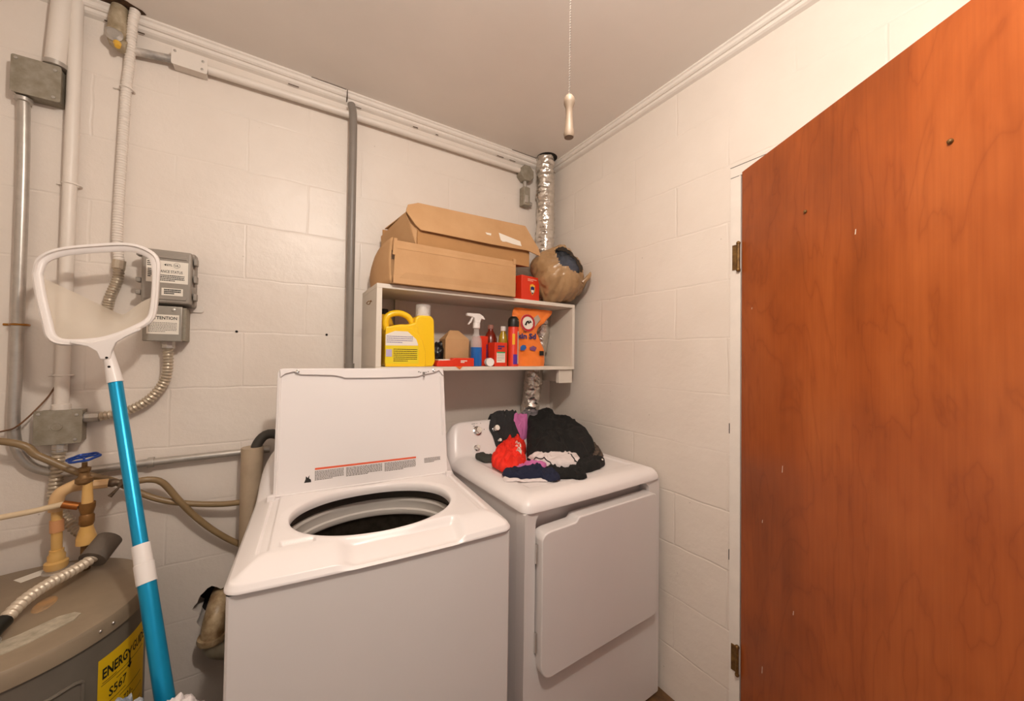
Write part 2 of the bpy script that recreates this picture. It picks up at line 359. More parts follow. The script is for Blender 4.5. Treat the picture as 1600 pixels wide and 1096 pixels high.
# specks and small hardware on the door face
for s_, z, a_ in ((.583,1.732,'nail_head'),(.262,1.728,'nail_head')):
    p = h0+du*s_+Vector((0,0,z)); obj(a_, MB().sphere(p+dn*.001, .005, seg=10, ring=6), MW['rust'], dr)
sp = MB()
for s_, z, l in ((.10,.36,.022),(.10,.82,.01),(.05,1.49,.006),(.18,1.0,.02),(.22,.62,.012),(.40,1.62,.012)):
    p = h0+du*s_+Vector((0,0,z))+dn*.0006; sp.add([p, p+du*.0022, p+du*.0035+ZU*l, p+du*.0015+ZU*l], [[0,1,2,3]])
obj('paint_speck', sp, MW['paper'], dr, two=True)
# dark open joint between casing and block
g = MB(); rn = random.Random(3); z = .05
while z < DT+.03:
    l = rn.uniform(.01,.06); g.box((-.0045,-1.0228,z),(-.0002,-1.0212,min(z+l,DT+.035))); z += l+rn.uniform(.004,.03)
g.box((-.0045,-1.023,1.08),(-.0002,-1.0185,1.115)); g.box((-.0045,-1.023,.645),(-.0002,-1.0185,.68)); g.box((-.0070,-1.30,DT+.0345),(-.0002,-1.022,DT+.036)); g.box((-.0072,-1.16,DT+.0325),(-.0055,-1.135,DT+.0355)); g.box((-.0065,-1.05,DT-.002),(-.0055,-1.023,DT-.0005))
obj('cracked_joint', g, MW['dark'], dr)

# ============================================================ ceiling light and pull chain
lt = thing('ceiling_light', 'white porcelain lampholder with a round bulb on the ceiling', 'light', (LAMP[0],LAMP[1],CH))
obj('lampholder', MB().lathe([(.0,0),(.055,0),(.055,-.02),(.035,-.04),(.024,-.07),(.0,-.07)], (LAMP[0],LAMP[1],CH)), MW['white'], lt)
em = bpy.data.materials.new('bulb_glow'); em.use_nodes = True; e_ = NT(em)
e_.b.inputs['Emission Color'].default_value = (1,.83,.66,1); e_.b.inputs['Emission Strength'].default_value = 12
bo = obj('bulb', MB().lathe([(.013,-.07),(.014,-.085),(.030,-.110),(.0,-.113)], (LAMP[0],LAMP[1],CH)), em, lt)
pc = thing('pull_chain', 'beaded metal pull chain hanging from the ceiling with a turned end knob', 'chain', (-.912,-1.218,CH))
mb = MB(); cx, cy = -.912, -1.218; z = CH
while z > 1.795:
    mb.sphere((cx,cy,z), .0016, seg=6, ring=4); z -= .0048
mb.tube([(cx,cy,CH),(cx,cy,1.795)], .0005, 5)
obj('bead_chain', mb, MW['chrome'], pc)
obj('chain_knob', MB().lathe([(0,.0),(.006,.0),(.0095,-.006),(.0095,-.014),(.0065,-.022),(.0058,-.035),(.0075,-.058),(.0095,-.068),(.008,-.074),(0,-.075)], (cx,cy,1.797)), mat('tan_knob','#93806d',.5), pc)
# ============================================================ electrical runs on the back wall
YB = -.02
def junction(name, label, x0, x1, z0, z1, d, m, tilt=0):
    t = thing(name, label, 'electrical box', ((x0+x1)/2, 0, z0)); c = Vector(((x0+x1)/2,0,(z0+z1)/2))
    obj('box_body', MB().box((x0+.003,-d+.002,z0+.003),(x1-.003,0,z1-.003)), m, t, bevel=.002)
    obj('cover_plate', MB().prism(rrect(x1-x0,z1-z0,.006), (c.x,-d,c.z),(1,0,0),(0,0,1),(0,-.003,0)), m, t, bevel=.0008)
    for a, b in ((x0+.01,z1-.01),(x1-.012,z1-.016),(x1-.014,z0+.012)): obj('cover_screw', MB().lathe([(0,0),(.004,0),(.004,.002),(0,.003)], (a,-d-.003,b), (0,-1,0), seg=12), MW['galv'], t)
    return t
b1 = junction('junction_box', 'grey galvanized junction box high on the wall at the far left', -2.010,-1.912,2.085,2.195,.045,MW['galvbox'])
b2 = junction('junction_box', 'grey junction box with round knockout above the blue valve handle', -1.945,-1.846,1.055,1.158,.042,MW['galvbox'])
obj('knockout', MB().lathe([(0,.0006),(.0095,.0006),(.0105,.0014),(.0115,.0014),(.0125,0)], (-1.898,-.045,1.108), (0,-1,0), seg=24), MW['galvbox'], b2)
b3 = junction('junction_box', 'white painted junction box on the horizontal conduit near the ceiling', -1.668,-1.572,2.318,2.374,.04,MW['pvc'])
def strap(x, z, t, m, r=.013, vertical=True):
    s_ = MB()
    if vertical: s_.tube([(x-.035,-.003,z),(x-r-.003,-.004,z),(x-r-.002,-.022,z),(x,-.022-r,z),(x+r+.002,-.022,z),(x+r+.002,-.004,z)], .0035, 6, step=.004)
    return obj('strap', s_, m, t)
# steel conduit down the far left, sweeping to the right behind the washer
t = thing('steel_conduit', 'steel conduit dropping down the far left wall then sweeping right to the washer', 'conduit', (-1.99,0,.97))
obj('conduit_pipe', MB().tube([(-1.992,-.024,2.085),(-1.990,-.024,2.0),(-1.988,-.024,1.8),(-1.989,-.022,1.3),(-1.990,-.022,1.13),(-1.982,-.022,1.05),(-1.955,-.022,.995),(-1.91,-.022,.968),(-1.86,-.022,.962),(-1.73,-.022,.967),(-1.55,-.022,.970),(-1.36,-.022,.972)], .0125, 16), MW['galv'], t)
strap(-1.989,1.412,t,MW['brass']); 
obj('coupling', MB().tube([(-1.7,-.022,.968),(-1.685,-.022,.968)],.0165,16), MW['galv'], t)
obj('connector', MB().lathe([(.014,0),(.018,.002),(.018,.012),(.014,.014)], (-1.992,-.024,2.07)), MW['galv'], t)
# wide painted pipe above box 1
t = thing('painted_pipe', 'wide white painted pipe stub between the ceiling and the upper left junction box', 'pipe', (-1.922,0,2.2))
obj('pipe', MB().tube([(-1.918,-.03,CH),(-1.930,-.03,2.206)], .0225, 20, smooth=False), MW['pvc'], t)
obj('connector', MB().lathe([(.02,0),(.026,.001),(.026,.014),(.02,.015)], (-1.930,-.03,2.196)), MW['galv'], t)
t = thing('painted_pipe', 'thin white painted pipe running from the ceiling down to the lower left box', 'pipe', (-1.897,0,1.15))
obj('pipe', MB().tube([(-1.893,-.022,CH),(-1.895,-.022,1.9),(-1.898,-.022,1.165)], .0155, 18), MW['pvc'], t)
g = MB()  # strip left of the pipe: rust and the pipe's shadow in one colour
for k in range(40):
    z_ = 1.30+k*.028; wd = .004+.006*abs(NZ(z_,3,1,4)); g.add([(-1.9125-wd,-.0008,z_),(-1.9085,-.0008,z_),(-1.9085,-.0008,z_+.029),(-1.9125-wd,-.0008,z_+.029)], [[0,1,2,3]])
obj('rust_shadow_streak', g, mat('rust_shadow_streak','#a5794a',.8,col2='#c9a98a',vscale=18), t, two=True); strap(-1.894,1.853,t,MW['pvc'],.0155); strap(-1.898,1.262,t,MW['pvc'],.0155)
obj('connector', MB().lathe([(.0155,0),(.020,.002),(.020,.018),(.0155,.02)], (-1.898,-.022,1.155)), MW['pvc'], t)
# flexible painted conduit
t = thing('flexible_conduit', 'white painted flexible conduit hanging from the ceiling behind the skimmer net', 'conduit', (-1.78,0,1.43))
obj('conduit_hose', MB().tube([(-1.757,-.045,CH),(-1.762,-.045,2.40),(-1.773,-.022,2.28),(-1.779,-.02,2.19),(-1.785,-.02,1.94),(-1.789,-.02,1.71),(-1.782,-.022,1.62)], .0125, 14, step=.0018, rf=rings(.0085,.07)), MW['pvc'], t)
obj('conduit_hose', MB().tube([(-1.782,-.022,1.62),(-1.784,-.024,1.57),(-1.80,-.024,1.51),(-1.806,-.024,1.45),(-1.80,-.024,1.43)], .013, 14, step=.0018, rf=rings(.0085,.10)), MW['flex'], t)
obj('connector', MB().tube([(-1.782,-.022,1.632),(-1.784,-.022,1.605)], .0165, 10), MW['flex'], t)
strap(-1.778,2.2,t,MW['pvc'],.0125)
# old elbow fitting at top
t = thing('conduit_elbow', 'old corroded conduit elbow poking through the ceiling trim', 'fitting', (-1.80,0,2.32))
obj('elbow_body', MB().tube([(-1.795,-.035,CH-.002),(-1.797,-.035,2.38),(-1.800,-.03,2.335),(-1.775,-.03,2.325)], lambda u: .020+.005*math.sin(u*PI), 16), mat('corroded_fitting','#b7a88f',.5,.2,col2='#8d7c5f',vscale=30), t)
obj('cover_plate', MB().lathe([(0,0),(.02,0),(.022,.006),(.014,.012),(0,.012)], (-1.802,-.048,2.345), (0,-1,0)), MW['galv'], t)
obj('wire_nut', MB().lathe([(0,0),(.010,0),(.007,.018),(0,.019)], (-1.793,-.055,2.318), (.2,-.6,-1), seg=12), mat('yellow_wire_nut','#e0b040',.4), t)
t = tag(obj('conduit_stub', MB().tube([(-1.775,-.026,2.325),(-1.668,-.026,2.341)], .0125, 14, smooth=False), mat('half_painted_steel','#8e8a86',.45,.3,col2='#dcd2c8',vscale=16)), 'short grey conduit stub between the old elbow and the white junction box','conduit')
t = tag(obj('painted_conduit', MB().tube([(-1.572,-.026,2.345),(-1.1,-.026,2.352),(-.7,-.026,2.354),(-.235,-.026,2.355)], .0145, 16), MW['pvc']), 'long white painted horizontal conduit running below the crown moulding','conduit')
t = thing('black_pipe', 'dark grey vertical pipe on the back wall left of the shelf', 'pipe', (-1.095,0,1.0))
obj('pipe', MB().tube([(-1.100,-.034,2.393),(-1.094,-.046,2.34),(-1.092,-.046,2.2),(-1.091,-.045,1.6),(-1.088,-.045,1.0)], .0155, 18), MW['greyp'], t)
obj('coupling', MB().tube([(-1.088,-.045,1.30),(-1.088,-.045,1.26)], .019, 18, smooth=False), MW['greyp'], t)
# corner box with drop
t = thing('octagon_box', 'small round metal electrical box in the corner by the foil duct', 'electrical box', (-.205,0,2.17))
obj('box_body', MB().lathe([(0,0),(.046,0),(.046,.042),(.043,.046),(0,.046)], (-.205,0,2.345), (0,-1,0), seg=8, a0=PI/8), MW['galvbox'], t, bevel=.002)
obj('conduit_nipple', MB().tube([(-.208,-.025,2.305),(-.208,-.025,2.265)], .011, 12), MW['galv'], t)
obj('switch_body', MB().box((-.230,-.047,2.165),(-.186,-.002,2.268)), MW['galvbox'], t, bevel=.006)
obj('switch_plate', MB().box((-.222,-.05,2.18),(-.200,-.046,2.22)), MW['galv'], t, bevel=.002)
obj('connector', MB().tube([(-.190,-.025,2.185),(-.165,-.025,2.185)], .012, 12), MW['galv'], t)
# control enclosure
t = thing('surge_enclosure', 'grey plastic latched enclosure with printed status label behind the net', 'electrical box', (-1.65,0,1.49))
x0,x1,z0,z1,dd = -1.716,-1.592,1.497,1.672,.085
obj('enclosure_base', MB().box((x0-.004,-.05,z0-.004),(x1+.004,-.004,z1+.004)), MW['boxgrey'], t, bevel=.006)
obj('enclosure_lid', MB().box((x0,-dd,z0),(x1,-.052,z1)), MW['boxgrey'], t, bevel=.007)
for zz in (z1-.028, z0+.012): obj('lid_rib', MB().box((x0+.006,-dd-.003,zz),(x1-.012,-dd,zz+.010)), MW['boxgrey'], t, bevel=.001)
for z in (1.645,1.585,1.525): obj('latch', MB().box((x1+.003,-.075,z-.012),(x1+.012,-.045,z+.012)), MW['boxgrey'], t, bevel=.002)
for z in (1.655,1.57,1.53): obj('hinge_lug', MB().box((x0-.016,-.07,z-.007),(x0-.003,-.04,z+.007)), MW['boxgrey'], t, bevel=.002)
obj('mounting_foot', MB().prism(rrect(.05,.024,.008),(x1-.002,0,z0-.006),(1,0,0),(0,0,1),(0,-.006,0)), MW['pvc'], t)
lb = obj('status_label', rect((x0+.012,-dd,z1-.036),XU,ZU,.103,.072).__class__().box((x0+.012,-dd-.0006,z1-.108),(x0+.115,-dd,z1-.036)), MW['paper'], t)
o_ = Vector((x0+.03,-dd-.0007,z1-.082)); tm = text('ANCE STATUS', .0125, (x0+.046,-dd-.0007,z1-.075), XU, ZU, .0001, .055)
tm.v += []; lines((x0+.046,-dd-.0007,z1-.082),XU,ZU,.06,.022,4,tm,seed=4); lines((x0+.014,-dd-.0007,z1-.040),XU,ZU,.026,.018,3,tm,seed=5); lines((x0+.016,-dd-.0007,z1-.064),XU,ZU,.012,.03,5,tm,seed=6)
disc((x0+.086,-dd-.0007,z1-.049),XU,ZU,.0085,.0078,mb=tm); t3 = text('UL',.009,(x0+.081,-dd-.0007,z1-.052),XU,ZU,.0002,.010); tm.add(t3.v,t3.f)
t3 = text('ETL',.009,(x0+.062,-dd-.0007,z1-.052),XU,ZU,.0002,.013); tm.add(t3.v,t3.f); tm.add([(x0+.054,-dd-.001,z1-.049),(x0+.060,-dd-.001,z1-.053),(x0+.060,-dd-.001,z1-.045)],[[0,1,2]])
obj('label_print', tm, MW['ink'], lb, two=True)
lb = obj('serial_label', MB().box((x0+.05,-dd-.0006,z0+.026),(x0+.103,-dd,z0+.050)), MW['paper'], t)
obj('label_print', lines((x0+.056,-dd-.0008,z0+.047),XU,ZU,.042,.018,3,fill=.7,seed=9), MW['ink'], lb, two=True)
t = thing('attention_box', 'small steel box with an ATTENTION notice below the latched enclosure', 'electrical box', (-1.655,0,1.37))
x0,x1,z0,z1,dd = -1.709,-1.606,1.374,1.487,.078
obj('box_body', MB().box((x0,-dd+.012,z0),(x1,0,z1)), MW['galvbox'], t, bevel=.002)
obj('box_cover', MB().box((x0-.002,-dd,z0-.002),(x1-.008,-dd+.012,z1+.002)), mat('steel_cover','#a39d93',.4,.4,var=.1), t, bevel=.003)
obj('cover_screw', MB().lathe([(0,0),(.005,0),(.005,.002),(0,.004)], (x1-.03,-dd,z1-.010), (0,-1,0), seg=12), MW['galv'], t)
lb = obj('notice_label', MB().box((x0+.008,-dd-.0006,z0+.022),(x1-.016,-dd,z0+.086)), MW['paper'], t)
tm = text('ATTENTION', .0145, (x0+.016,-dd-.0008,z0+.070), XU, ZU, .0003, .066); obj('label_print', tm, MW['ink'], lb, two=True)
obj('fine_print', lines((x0+.012,-dd-.0008,z0+.060),XU,ZU,.07,.034,7,fill=.4,seed=11), MW['greyink'], lb, two=True)
# flexible conduit from attention box to lower box
t = thing('flexible_conduit', 'bare metal flexible conduit curving from the attention box to the lower left box', 'conduit', (-1.70,0,1.13))
obj('conduit_hose', MB().tube([(-1.655,-.04,1.36),(-1.655,-.035,1.29),(-1.665,-.03,1.235),(-1.70,-.028,1.18),(-1.75,-.026,1.145),(-1.80,-.024,1.132),(-1.842,-.024,1.130)], .0135, 14, step=.0018, rf=rings(.0105,.13)), MW['flex'], t)
obj('connector', MB().tube([(-1.655,-.04,1.375),(-1.655,-.04,1.350)], .018, 8, smooth=False), MW['galv'], t)
obj('connector', MB().tube([(-1.847,-.024,1.130),(-1.815,-.024,1.130)], .016, 8, smooth=False), MW['galv'], t)
# loose thin wire
tag(obj('thin_wire', MB().tube([(-2.10,-.015,1.075),(-2.016,-.022,1.10),(-1.97,-.05,1.12),(-1.93,-.02,1.19),(-1.912,-.006,1.24)], .0022, 8), mat('brown_wire','#6a4526',.6)), 'thin brown wire slung from the pipe strap to the far left edge', 'wire')
# nail holes / anchors in the wall
for x, z in ((-1.473,1.417),(-1.172,1.418)):
    tag(obj('wall_anchor', MB().lathe([(0,0),(.0045,0),(.0045,.003),(.002,.0035),(0,.001)], (x,0,z), (0,-1,0), seg=10), MW['dark']), 'dark screw hole in the back wall %s' % ('nearer the grey boxes' if x < -1.3 else 'beside the dark grey vertical pipe'), 'hole')
# flexible conduit from lower box down to the heater, foam and on to the heater top
t = thing('flexible_conduit', 'metal flexible conduit feeding the water heater from the lower left box', 'conduit', (-1.86,-.15,.7))
obj('conduit_hose', MB().tube([(-1.898,-.024,1.052),(-1.900,-.026,.98),(-1.903,-.028,.90),(-1.893,-.03,.855),(-1.870,-.036,.815),(-1.838,-.055,.785),(-1.795,-.10,.772),(-1.77,-.13,.768)], .0145, 14, step=.0018, rf=rings(.0115,.14)), MW['flex'], t)
obj('connector', MB().tube([(-1.898,-.024,1.058),(-1.898,-.024,1.030)], .017, 8, smooth=False), MW['galv'], t)
obj('conduit_hose', MB().tube([(-1.766,-.155,.758),(-1.780,-.19,.745),(-1.800,-.235,.742),(-1.822,-.29,.744),(-1.838,-.35,.742),(-1.848,-.41,.728)], .0125, 14, step=.0015, rf=rings(.013,.16)), mat('pale_flexible_steel','#d0c2ae',.4,.3), t)
obj('connector', MB().tube([(-1.847,-.402,.730),(-1.855,-.445,.718),(-1.860,-.455,.703)], .016, 12, step=.006), MW['blackp'], t)
obj('foam_sleeve', MB().tube([(-1.776,-.180,.742),(-1.757,-.128,.775)], .031, 26, smooth=False), MW['foam'], t)

# ============================================================ water heater
HC = Vector((-1.905,-.305,0)); HRd = .272; HT = .70
t = thing('water_heater', 'round grey-brown electric water heater in the lower left corner', 'water heater', (HC.x,HC.y,0))
obj('tank_shell', MB().lathe([(0,.0),(HRd-.006,.0),(HRd-.006,HT-.03),(0,HT-.03)], HC, seg=96), MW['heater'], t)
obj('top_pan', MB().lathe([(0,HT),(HRd-.012,HT),(HRd-.004,HT-.003),(HRd,HT-.010),(HRd,HT-.042),(HRd-.005,HT-.044),(HRd-.005,HT-.028),(0,HT-.028)], HC, seg=96), MW['heatertop'], t)
def onh(a, z, r=HRd-.006): a = math.radians(a); return Vector((HC.x+r*math.cos(a), HC.y+r*math.sin(a), z))
for a in (-34,-28,2): obj('rim_screw', MB().sphere(onh(a,HT-.022,HRd), .004, seg=10, ring=6), MW['chrome'], t)
def bent(u0, u1, z0, z1, r):   # thin patch following the shell (angle deg)
    return lambda u, v: onh(u0+(u1-u0)*u, z0+(z1-z0)*v, r)
lb = obj('energy_label', MB().grid(bent(-33.5,1,.22,.605,HRd-.0050),24,3), MW['yellow'], t, two=True)
def wraptext(s, size, a, z, width, bold=0, r=HRd-.0044, slant=0):
    q = text(s, size, (0,0,0), XU, ZU, bold, width, 0); m = MB()
    m.add([onh(a+math.degrees(p.x/(HRd)), z+p.z+slant*p.x, r) for p in q.v], q.f); m.mi = q.mi; return m
pr = wraptext('ENERG', .034, -31.5, .555, .068, .0010); q = wraptext('GUIDE', .034, -13.0, .555, .060, .0004); pr.add(q.v, q.f)
q = wraptext('Y', .042, -17.2, .545, .018, .0008); pr.add(q.v, q.f)
ar = [(-.003,.0),(.003,.0),(.003,-.012),(.009,-.012),(0,-.024),(-.009,-.012),(-.003,-.012)]
pr.add([onh(-15.2+math.degrees(a/HRd), .546+b, HRd-.0044) for a,b in ar], [list(range(7))])
q = wraptext('S567', .030, -28, .500, .050, .0005); pr.add(q.v, q.f); q = wraptext('A721-', .024, -22, .452, .046, .0002); pr.add(q.v, q.f)
for z, a, b_ in ((.545,-31.5,-24),(.540,-32,-2),(.488,-30,-18),(.478,-22,-4),(.530,-24,-14),(.446,-32,-3),(.440,-32,-12),(.41,-32,-3),(.40,-32,-8)):
    pr.grid(lambda u, v, z=z, a=a, b_=b_: onh(a+(b_-a)*u, z+.0016*v, HRd-.0044), 10, 2)
obj('label_print', pr, MW['ink'], lb, two=True)
# access cover on the shell
ap = obj('access_cover', MB().grid(bent(-88,-40.5,.25,.595,HRd-.003),30,3), MW['heater'], t, two=True)
obj('cover_bead', MB().tube([onh(a_,.592,HRd-.003) for a_ in (-88,-76,-64,-52,-43)]+[onh(-40.5,.585,HRd-.003),onh(-40,.57,HRd-.003),onh(-40,.45,HRd-.003),onh(-40,.25,HRd-.003)], .004, 8), MW['heater'], ap)
obj('cover_screw', MB().sphere(onh(-52,.575,HRd), .006, seg=10, ring=6), MW['chrome'], ap)
# junction plate pieces, oval plug, sticker on the pan
pl = MB().prism([(-.09,-.055),(.02,-.03),(.055,-.01),(.11,.045),(.115,.07),(.10,.083),(.075,.080),(.03,.040),(-.01,.018),(-.09,-.01)], (-1.845,-.465,HT),(1,0,0),(0,1,0),(0,0,.0025))
obj('junction_cover', pl, mat('peeling_grey_plate','#cbc1ad',.5,.2,col2='#a59c88',vscale=40,bump=.3), t)
obj('locknut', MB().lathe([(.0,0),(.026,0),(.026,.006),(.018,.008),(0,.008)], (-1.860,-.445,HT+.0025)), MW['galv'], t)
obj('oval_plug', MB().lathe([(0,.003),(.026,.003),(.030,0)], (-1.822,-.300,HT), sx=.62, sy=1.25, seg=32), mat('rust_stained_plug','#b98f60',.6,col2='#8d7a63',vscale=25), t)
obj('sticker', MB().prism([(-.03,-.018),(.03,-.018),(.03,.018),(-.03,.018)], (-1.912,-.105,HT+.0003),Vector((.75,.66,0)),Vector((-.66,.75,0)),(0,0,.0006)), MW['paper'], t)
obj('pipe_grommet', MB().lathe([(.0,0),(.034,0),(.032,.004),(.02,.006),(0,.006)], (-1.866,-.098,HT)), MW['galv'], t)
obj('brass_nipple', MB().lathe([(0,0),(.03,0),(.028,.012),(.021,.016),(.021,.06),(.024,.062),(.024,.085),(0,.085)], (-1.962,-.205,HT), seg=8), MW['brass'], t)

# ============================================================ plumbing above the heater
pipe = MW['cpvc']
t = thing('supply_pipe', 'yellowed plastic water pipe rising from the heater and elbowing right', 'pipe', (-1.868,-.098,HT))
px, py = -1.872, -.098
obj('adapter', MB().lathe([(0,.006),(.021,.006),(.024,.012),(.024,.026),(.018,.03),(.018,.045),(.0145,.05),(.0145,.06),(0,.06)], (px,py,HT), seg=20), pipe, t)
obj('pipe', MB().tube([(px,py,HT+.05),(px-.003,py,.905)], .0112, 18, smooth=False), pipe, t)
obj('coupling', MB().tube([(px-.001,py,.812),(px-.002,py,.846)], .0142, 18, smooth=False), mat('pink_tan_coupling','#d49a6a',.45), t)
obj('elbow', MB().tube([(px-.004,py,.872),(px-.003,py,.905),(px+.006,py,.925),(px+.028,py+.004,.938),(px+.048,py+.006,.948)], .0155, 18, step=.005), mat('pale_cpvc','#deb886',.45), t)
obj('side_pipe', MB().tube([(px+.022,py+.004,.930),(px+.085,py+.016,.932)], .0100, 16, smooth=False), mat('pale_cpvc','#deb886',.45), t)
obj('valve_socket', MB().tube([(px+.066,py+.012,.932),(px+.096,py+.018,.930)], .014, 8, smooth=False), mat('pale_cpvc','#deb886',.45), t)
t = thing('hose_bibb', 'tarnished hose tap with a crossbar handle beside the yellow pipe', 'tap', (-1.76,-.08,.90))
obj('tap_body', MB().tube([(-1.780,-.080,.930),(-1.74,-.075,.926),(-1.715,-.073,.923)], lambda u: .009+.004*math.sin(u*PI*2.5)**2, 14, step=.003), mat('tarnished_metal','#7b6a58',.45,.6,var=.3,vscale=60), t)
obj('handle', MB().tube([(-1.765,-.105,.895),(-1.742,-.10,.925),(-1.725,-.095,.952)], lambda u: .0058-.0028*math.sin(u*PI), 10, step=.004).tube([(-1.745,-.10,.925),(-1.745,-.075,.925)],.005,10), mat('tarnished_metal','#7b6a58',.45,.6), t)
vx, vy = -1.803, -.134
t = thing('gate_valve', 'brass gate valve with a blue wheel handle on a yellowed pipe column', 'valve', (vx,vy,HT))
obj('column_pipe', MB().lathe([(0,.0),(.011,.0),(.011,.075),(.0,.075)], (vx,vy,HT+.001), seg=16), MW['oldbrass'], t)
obj('reducer', MB().lathe([(0,0),(.021,0),(.021,.018),(.014,.046),(.014,.052),(0,.052)], (vx,vy,.776), seg=20), pipe, t)
obj('tee_fitting', MB().lathe([(0,0),(.013,0),(.016,.008),(.016,.028),(.013,.034),(.017,.052),(.017,.066),(0,.066)], (vx,vy,.828), seg=18), mat('bronze_tee','#8f6534',.45,.4,var=.3,vscale=50), t)
obj('pipe', MB().tube([(vx,vy,.890),(vx-.001,vy,.965)], lambda u: .0125-.003*u, 16, step=.02, smooth=False), pipe, t)
obj('bonnet', MB().lathe([(0,0),(.014,0),(.019,.006),(.019,.016),(.014,.020),(.011,.028),(.011,.034),(.014,.038),(.014,.046),(.006,.05),(.006,.062),(0,.062)], (vx-.008,vy,.950), seg=12), MW['oldbrass'], t)
wh = MB(); c = Vector((vx-.010,vy,1.026)); R = .031
TQ = Matrix.Rotation(math.radians(9), 3, Vector((.85,-.53,0)))
pts = [c+TQ@Vector((R*(1+.07*math.cos(6*a))*math.cos(a), R*(1+.07*math.cos(6*a))*math.sin(a), 0)) for a in [2*PI*k/36 for k in range(37)]]
wh.tube(pts, .0036, 8, step=.01, smooth=False)
for k in range(5):
    a = 2*PI*k/5; wh.tube([c, c+TQ@Vector((math.cos(a)*.017, math.sin(a)*.017, .003)), c+TQ@Vector((math.cos(a)*R, math.sin(a)*R, 0))], .0028, 6)
wh.lathe([(0,0),(.008,0),(.008,.006),(0,.007)], c, seg=12)
obj('wheel_handle', wh, MW['bluep'], t)['label'] = 'blue painted wheel handle'
t = thing('cream_pipe', 'thin cream pipe entering from the left into the valve column', 'pipe', (-2.0,-.13,.88))
obj('pipe', MB().tube([(-2.35,-.14,.868),(-1.97,-.134,.885),(-1.85,-.132,.898)], .0078, 14), MW['cream'], t)
obj('copper_end', MB().tube([(-1.852,-.132,.898),(-1.820,-.133,.880+.006)], .0105, 14, smooth=False), mat('copper','#b5713a',.35,.8,var=.2), t)
# hoses
t = tag(obj('washer_hose', MB().tube([(-2.4,-.10,1.16),(-2.0,-.08,1.085),(-1.92,-.075,1.03),(-1.85,-.07,.975),(-1.77,-.05,.925),(-1.69,-.045,.862),(-1.62,-.045,.828),(-1.53,-.05,.806),(-1.46,-.06,.800),(-1.38,-.07,.805)], .0098, 14), MW['hose']), 'tan hose coming from the left edge, passing behind the valve and level to the washer','hose')
t = tag(obj('washer_hose', MB().tube([(-1.716,-.073,.922),(-1.69,-.070,.924),(-1.655,-.06,.905),(-1.612,-.055,.835),(-1.565,-.05,.765),(-1.51,-.045,.70),(-1.45,-.04,.645),(-1.38,-.04,.60)], .0098, 14), MW['hose']), 'tan hose sloping down from the hose tap to behind the washer','hose')
# standpipe with drain hose
t = thing('standpipe', 'beige painted drain standpipe on the wall behind the washer', 'pipe', (-1.42,0,0))
obj('pipe', MB().tube([(-1.413,-.066,0),(-1.413,-.066,.995)], .034, 26, smooth=False), mat('beige_pipe','#b9a58c',.5,var=.12,vscale=14,bump=.1), t)
tag(obj('drain_hose', MB().tube([(-1.405,-.066,.95),(-1.40,-.066,1.0),(-1.375,-.07,1.035),(-1.34,-.075,1.035),(-1.31,-.075,1.0),(-1.30,-.07,.9),(-1.30,-.07,.4)], .017, 16), mat('dark_grey_hose','#3d3933',.6)), 'dark grey ribbed drain hose hooked into the beige standpipe', 'hose')
t = thing('drain_trap', 'stained pipe elbow coming out of the ragged wall hole beside the washer', 'pipe', (-1.50,-.06,.36))
dm = mat('stained_pvc','#c2ab88',.4,col2='#7a5c3a',vscale=22,var=.2)
obj('elbow', MB().tube([(-1.50,.07,.43),(-1.502,.0,.435),(-1.506,-.035,.42),(-1.512,-.055,.385),(-1.514,-.06,.345)], .034, 22, step=.006), dm, t)
obj('collar', MB().lathe([(.0,0),(.042,0),(.044,.008),(.042,.018),(0,.018)], (-1.514,-.06,.338)), dm, t)
obj('trap_bend', MB().tube([(-1.514,-.06,.34),(-1.505,-.062,.31),(-1.47,-.066,.293),(-1.44,-.068,.292)], .031, 20, step=.006), mat('cloudy_trap','#a39a86',.35,var=.2), t)

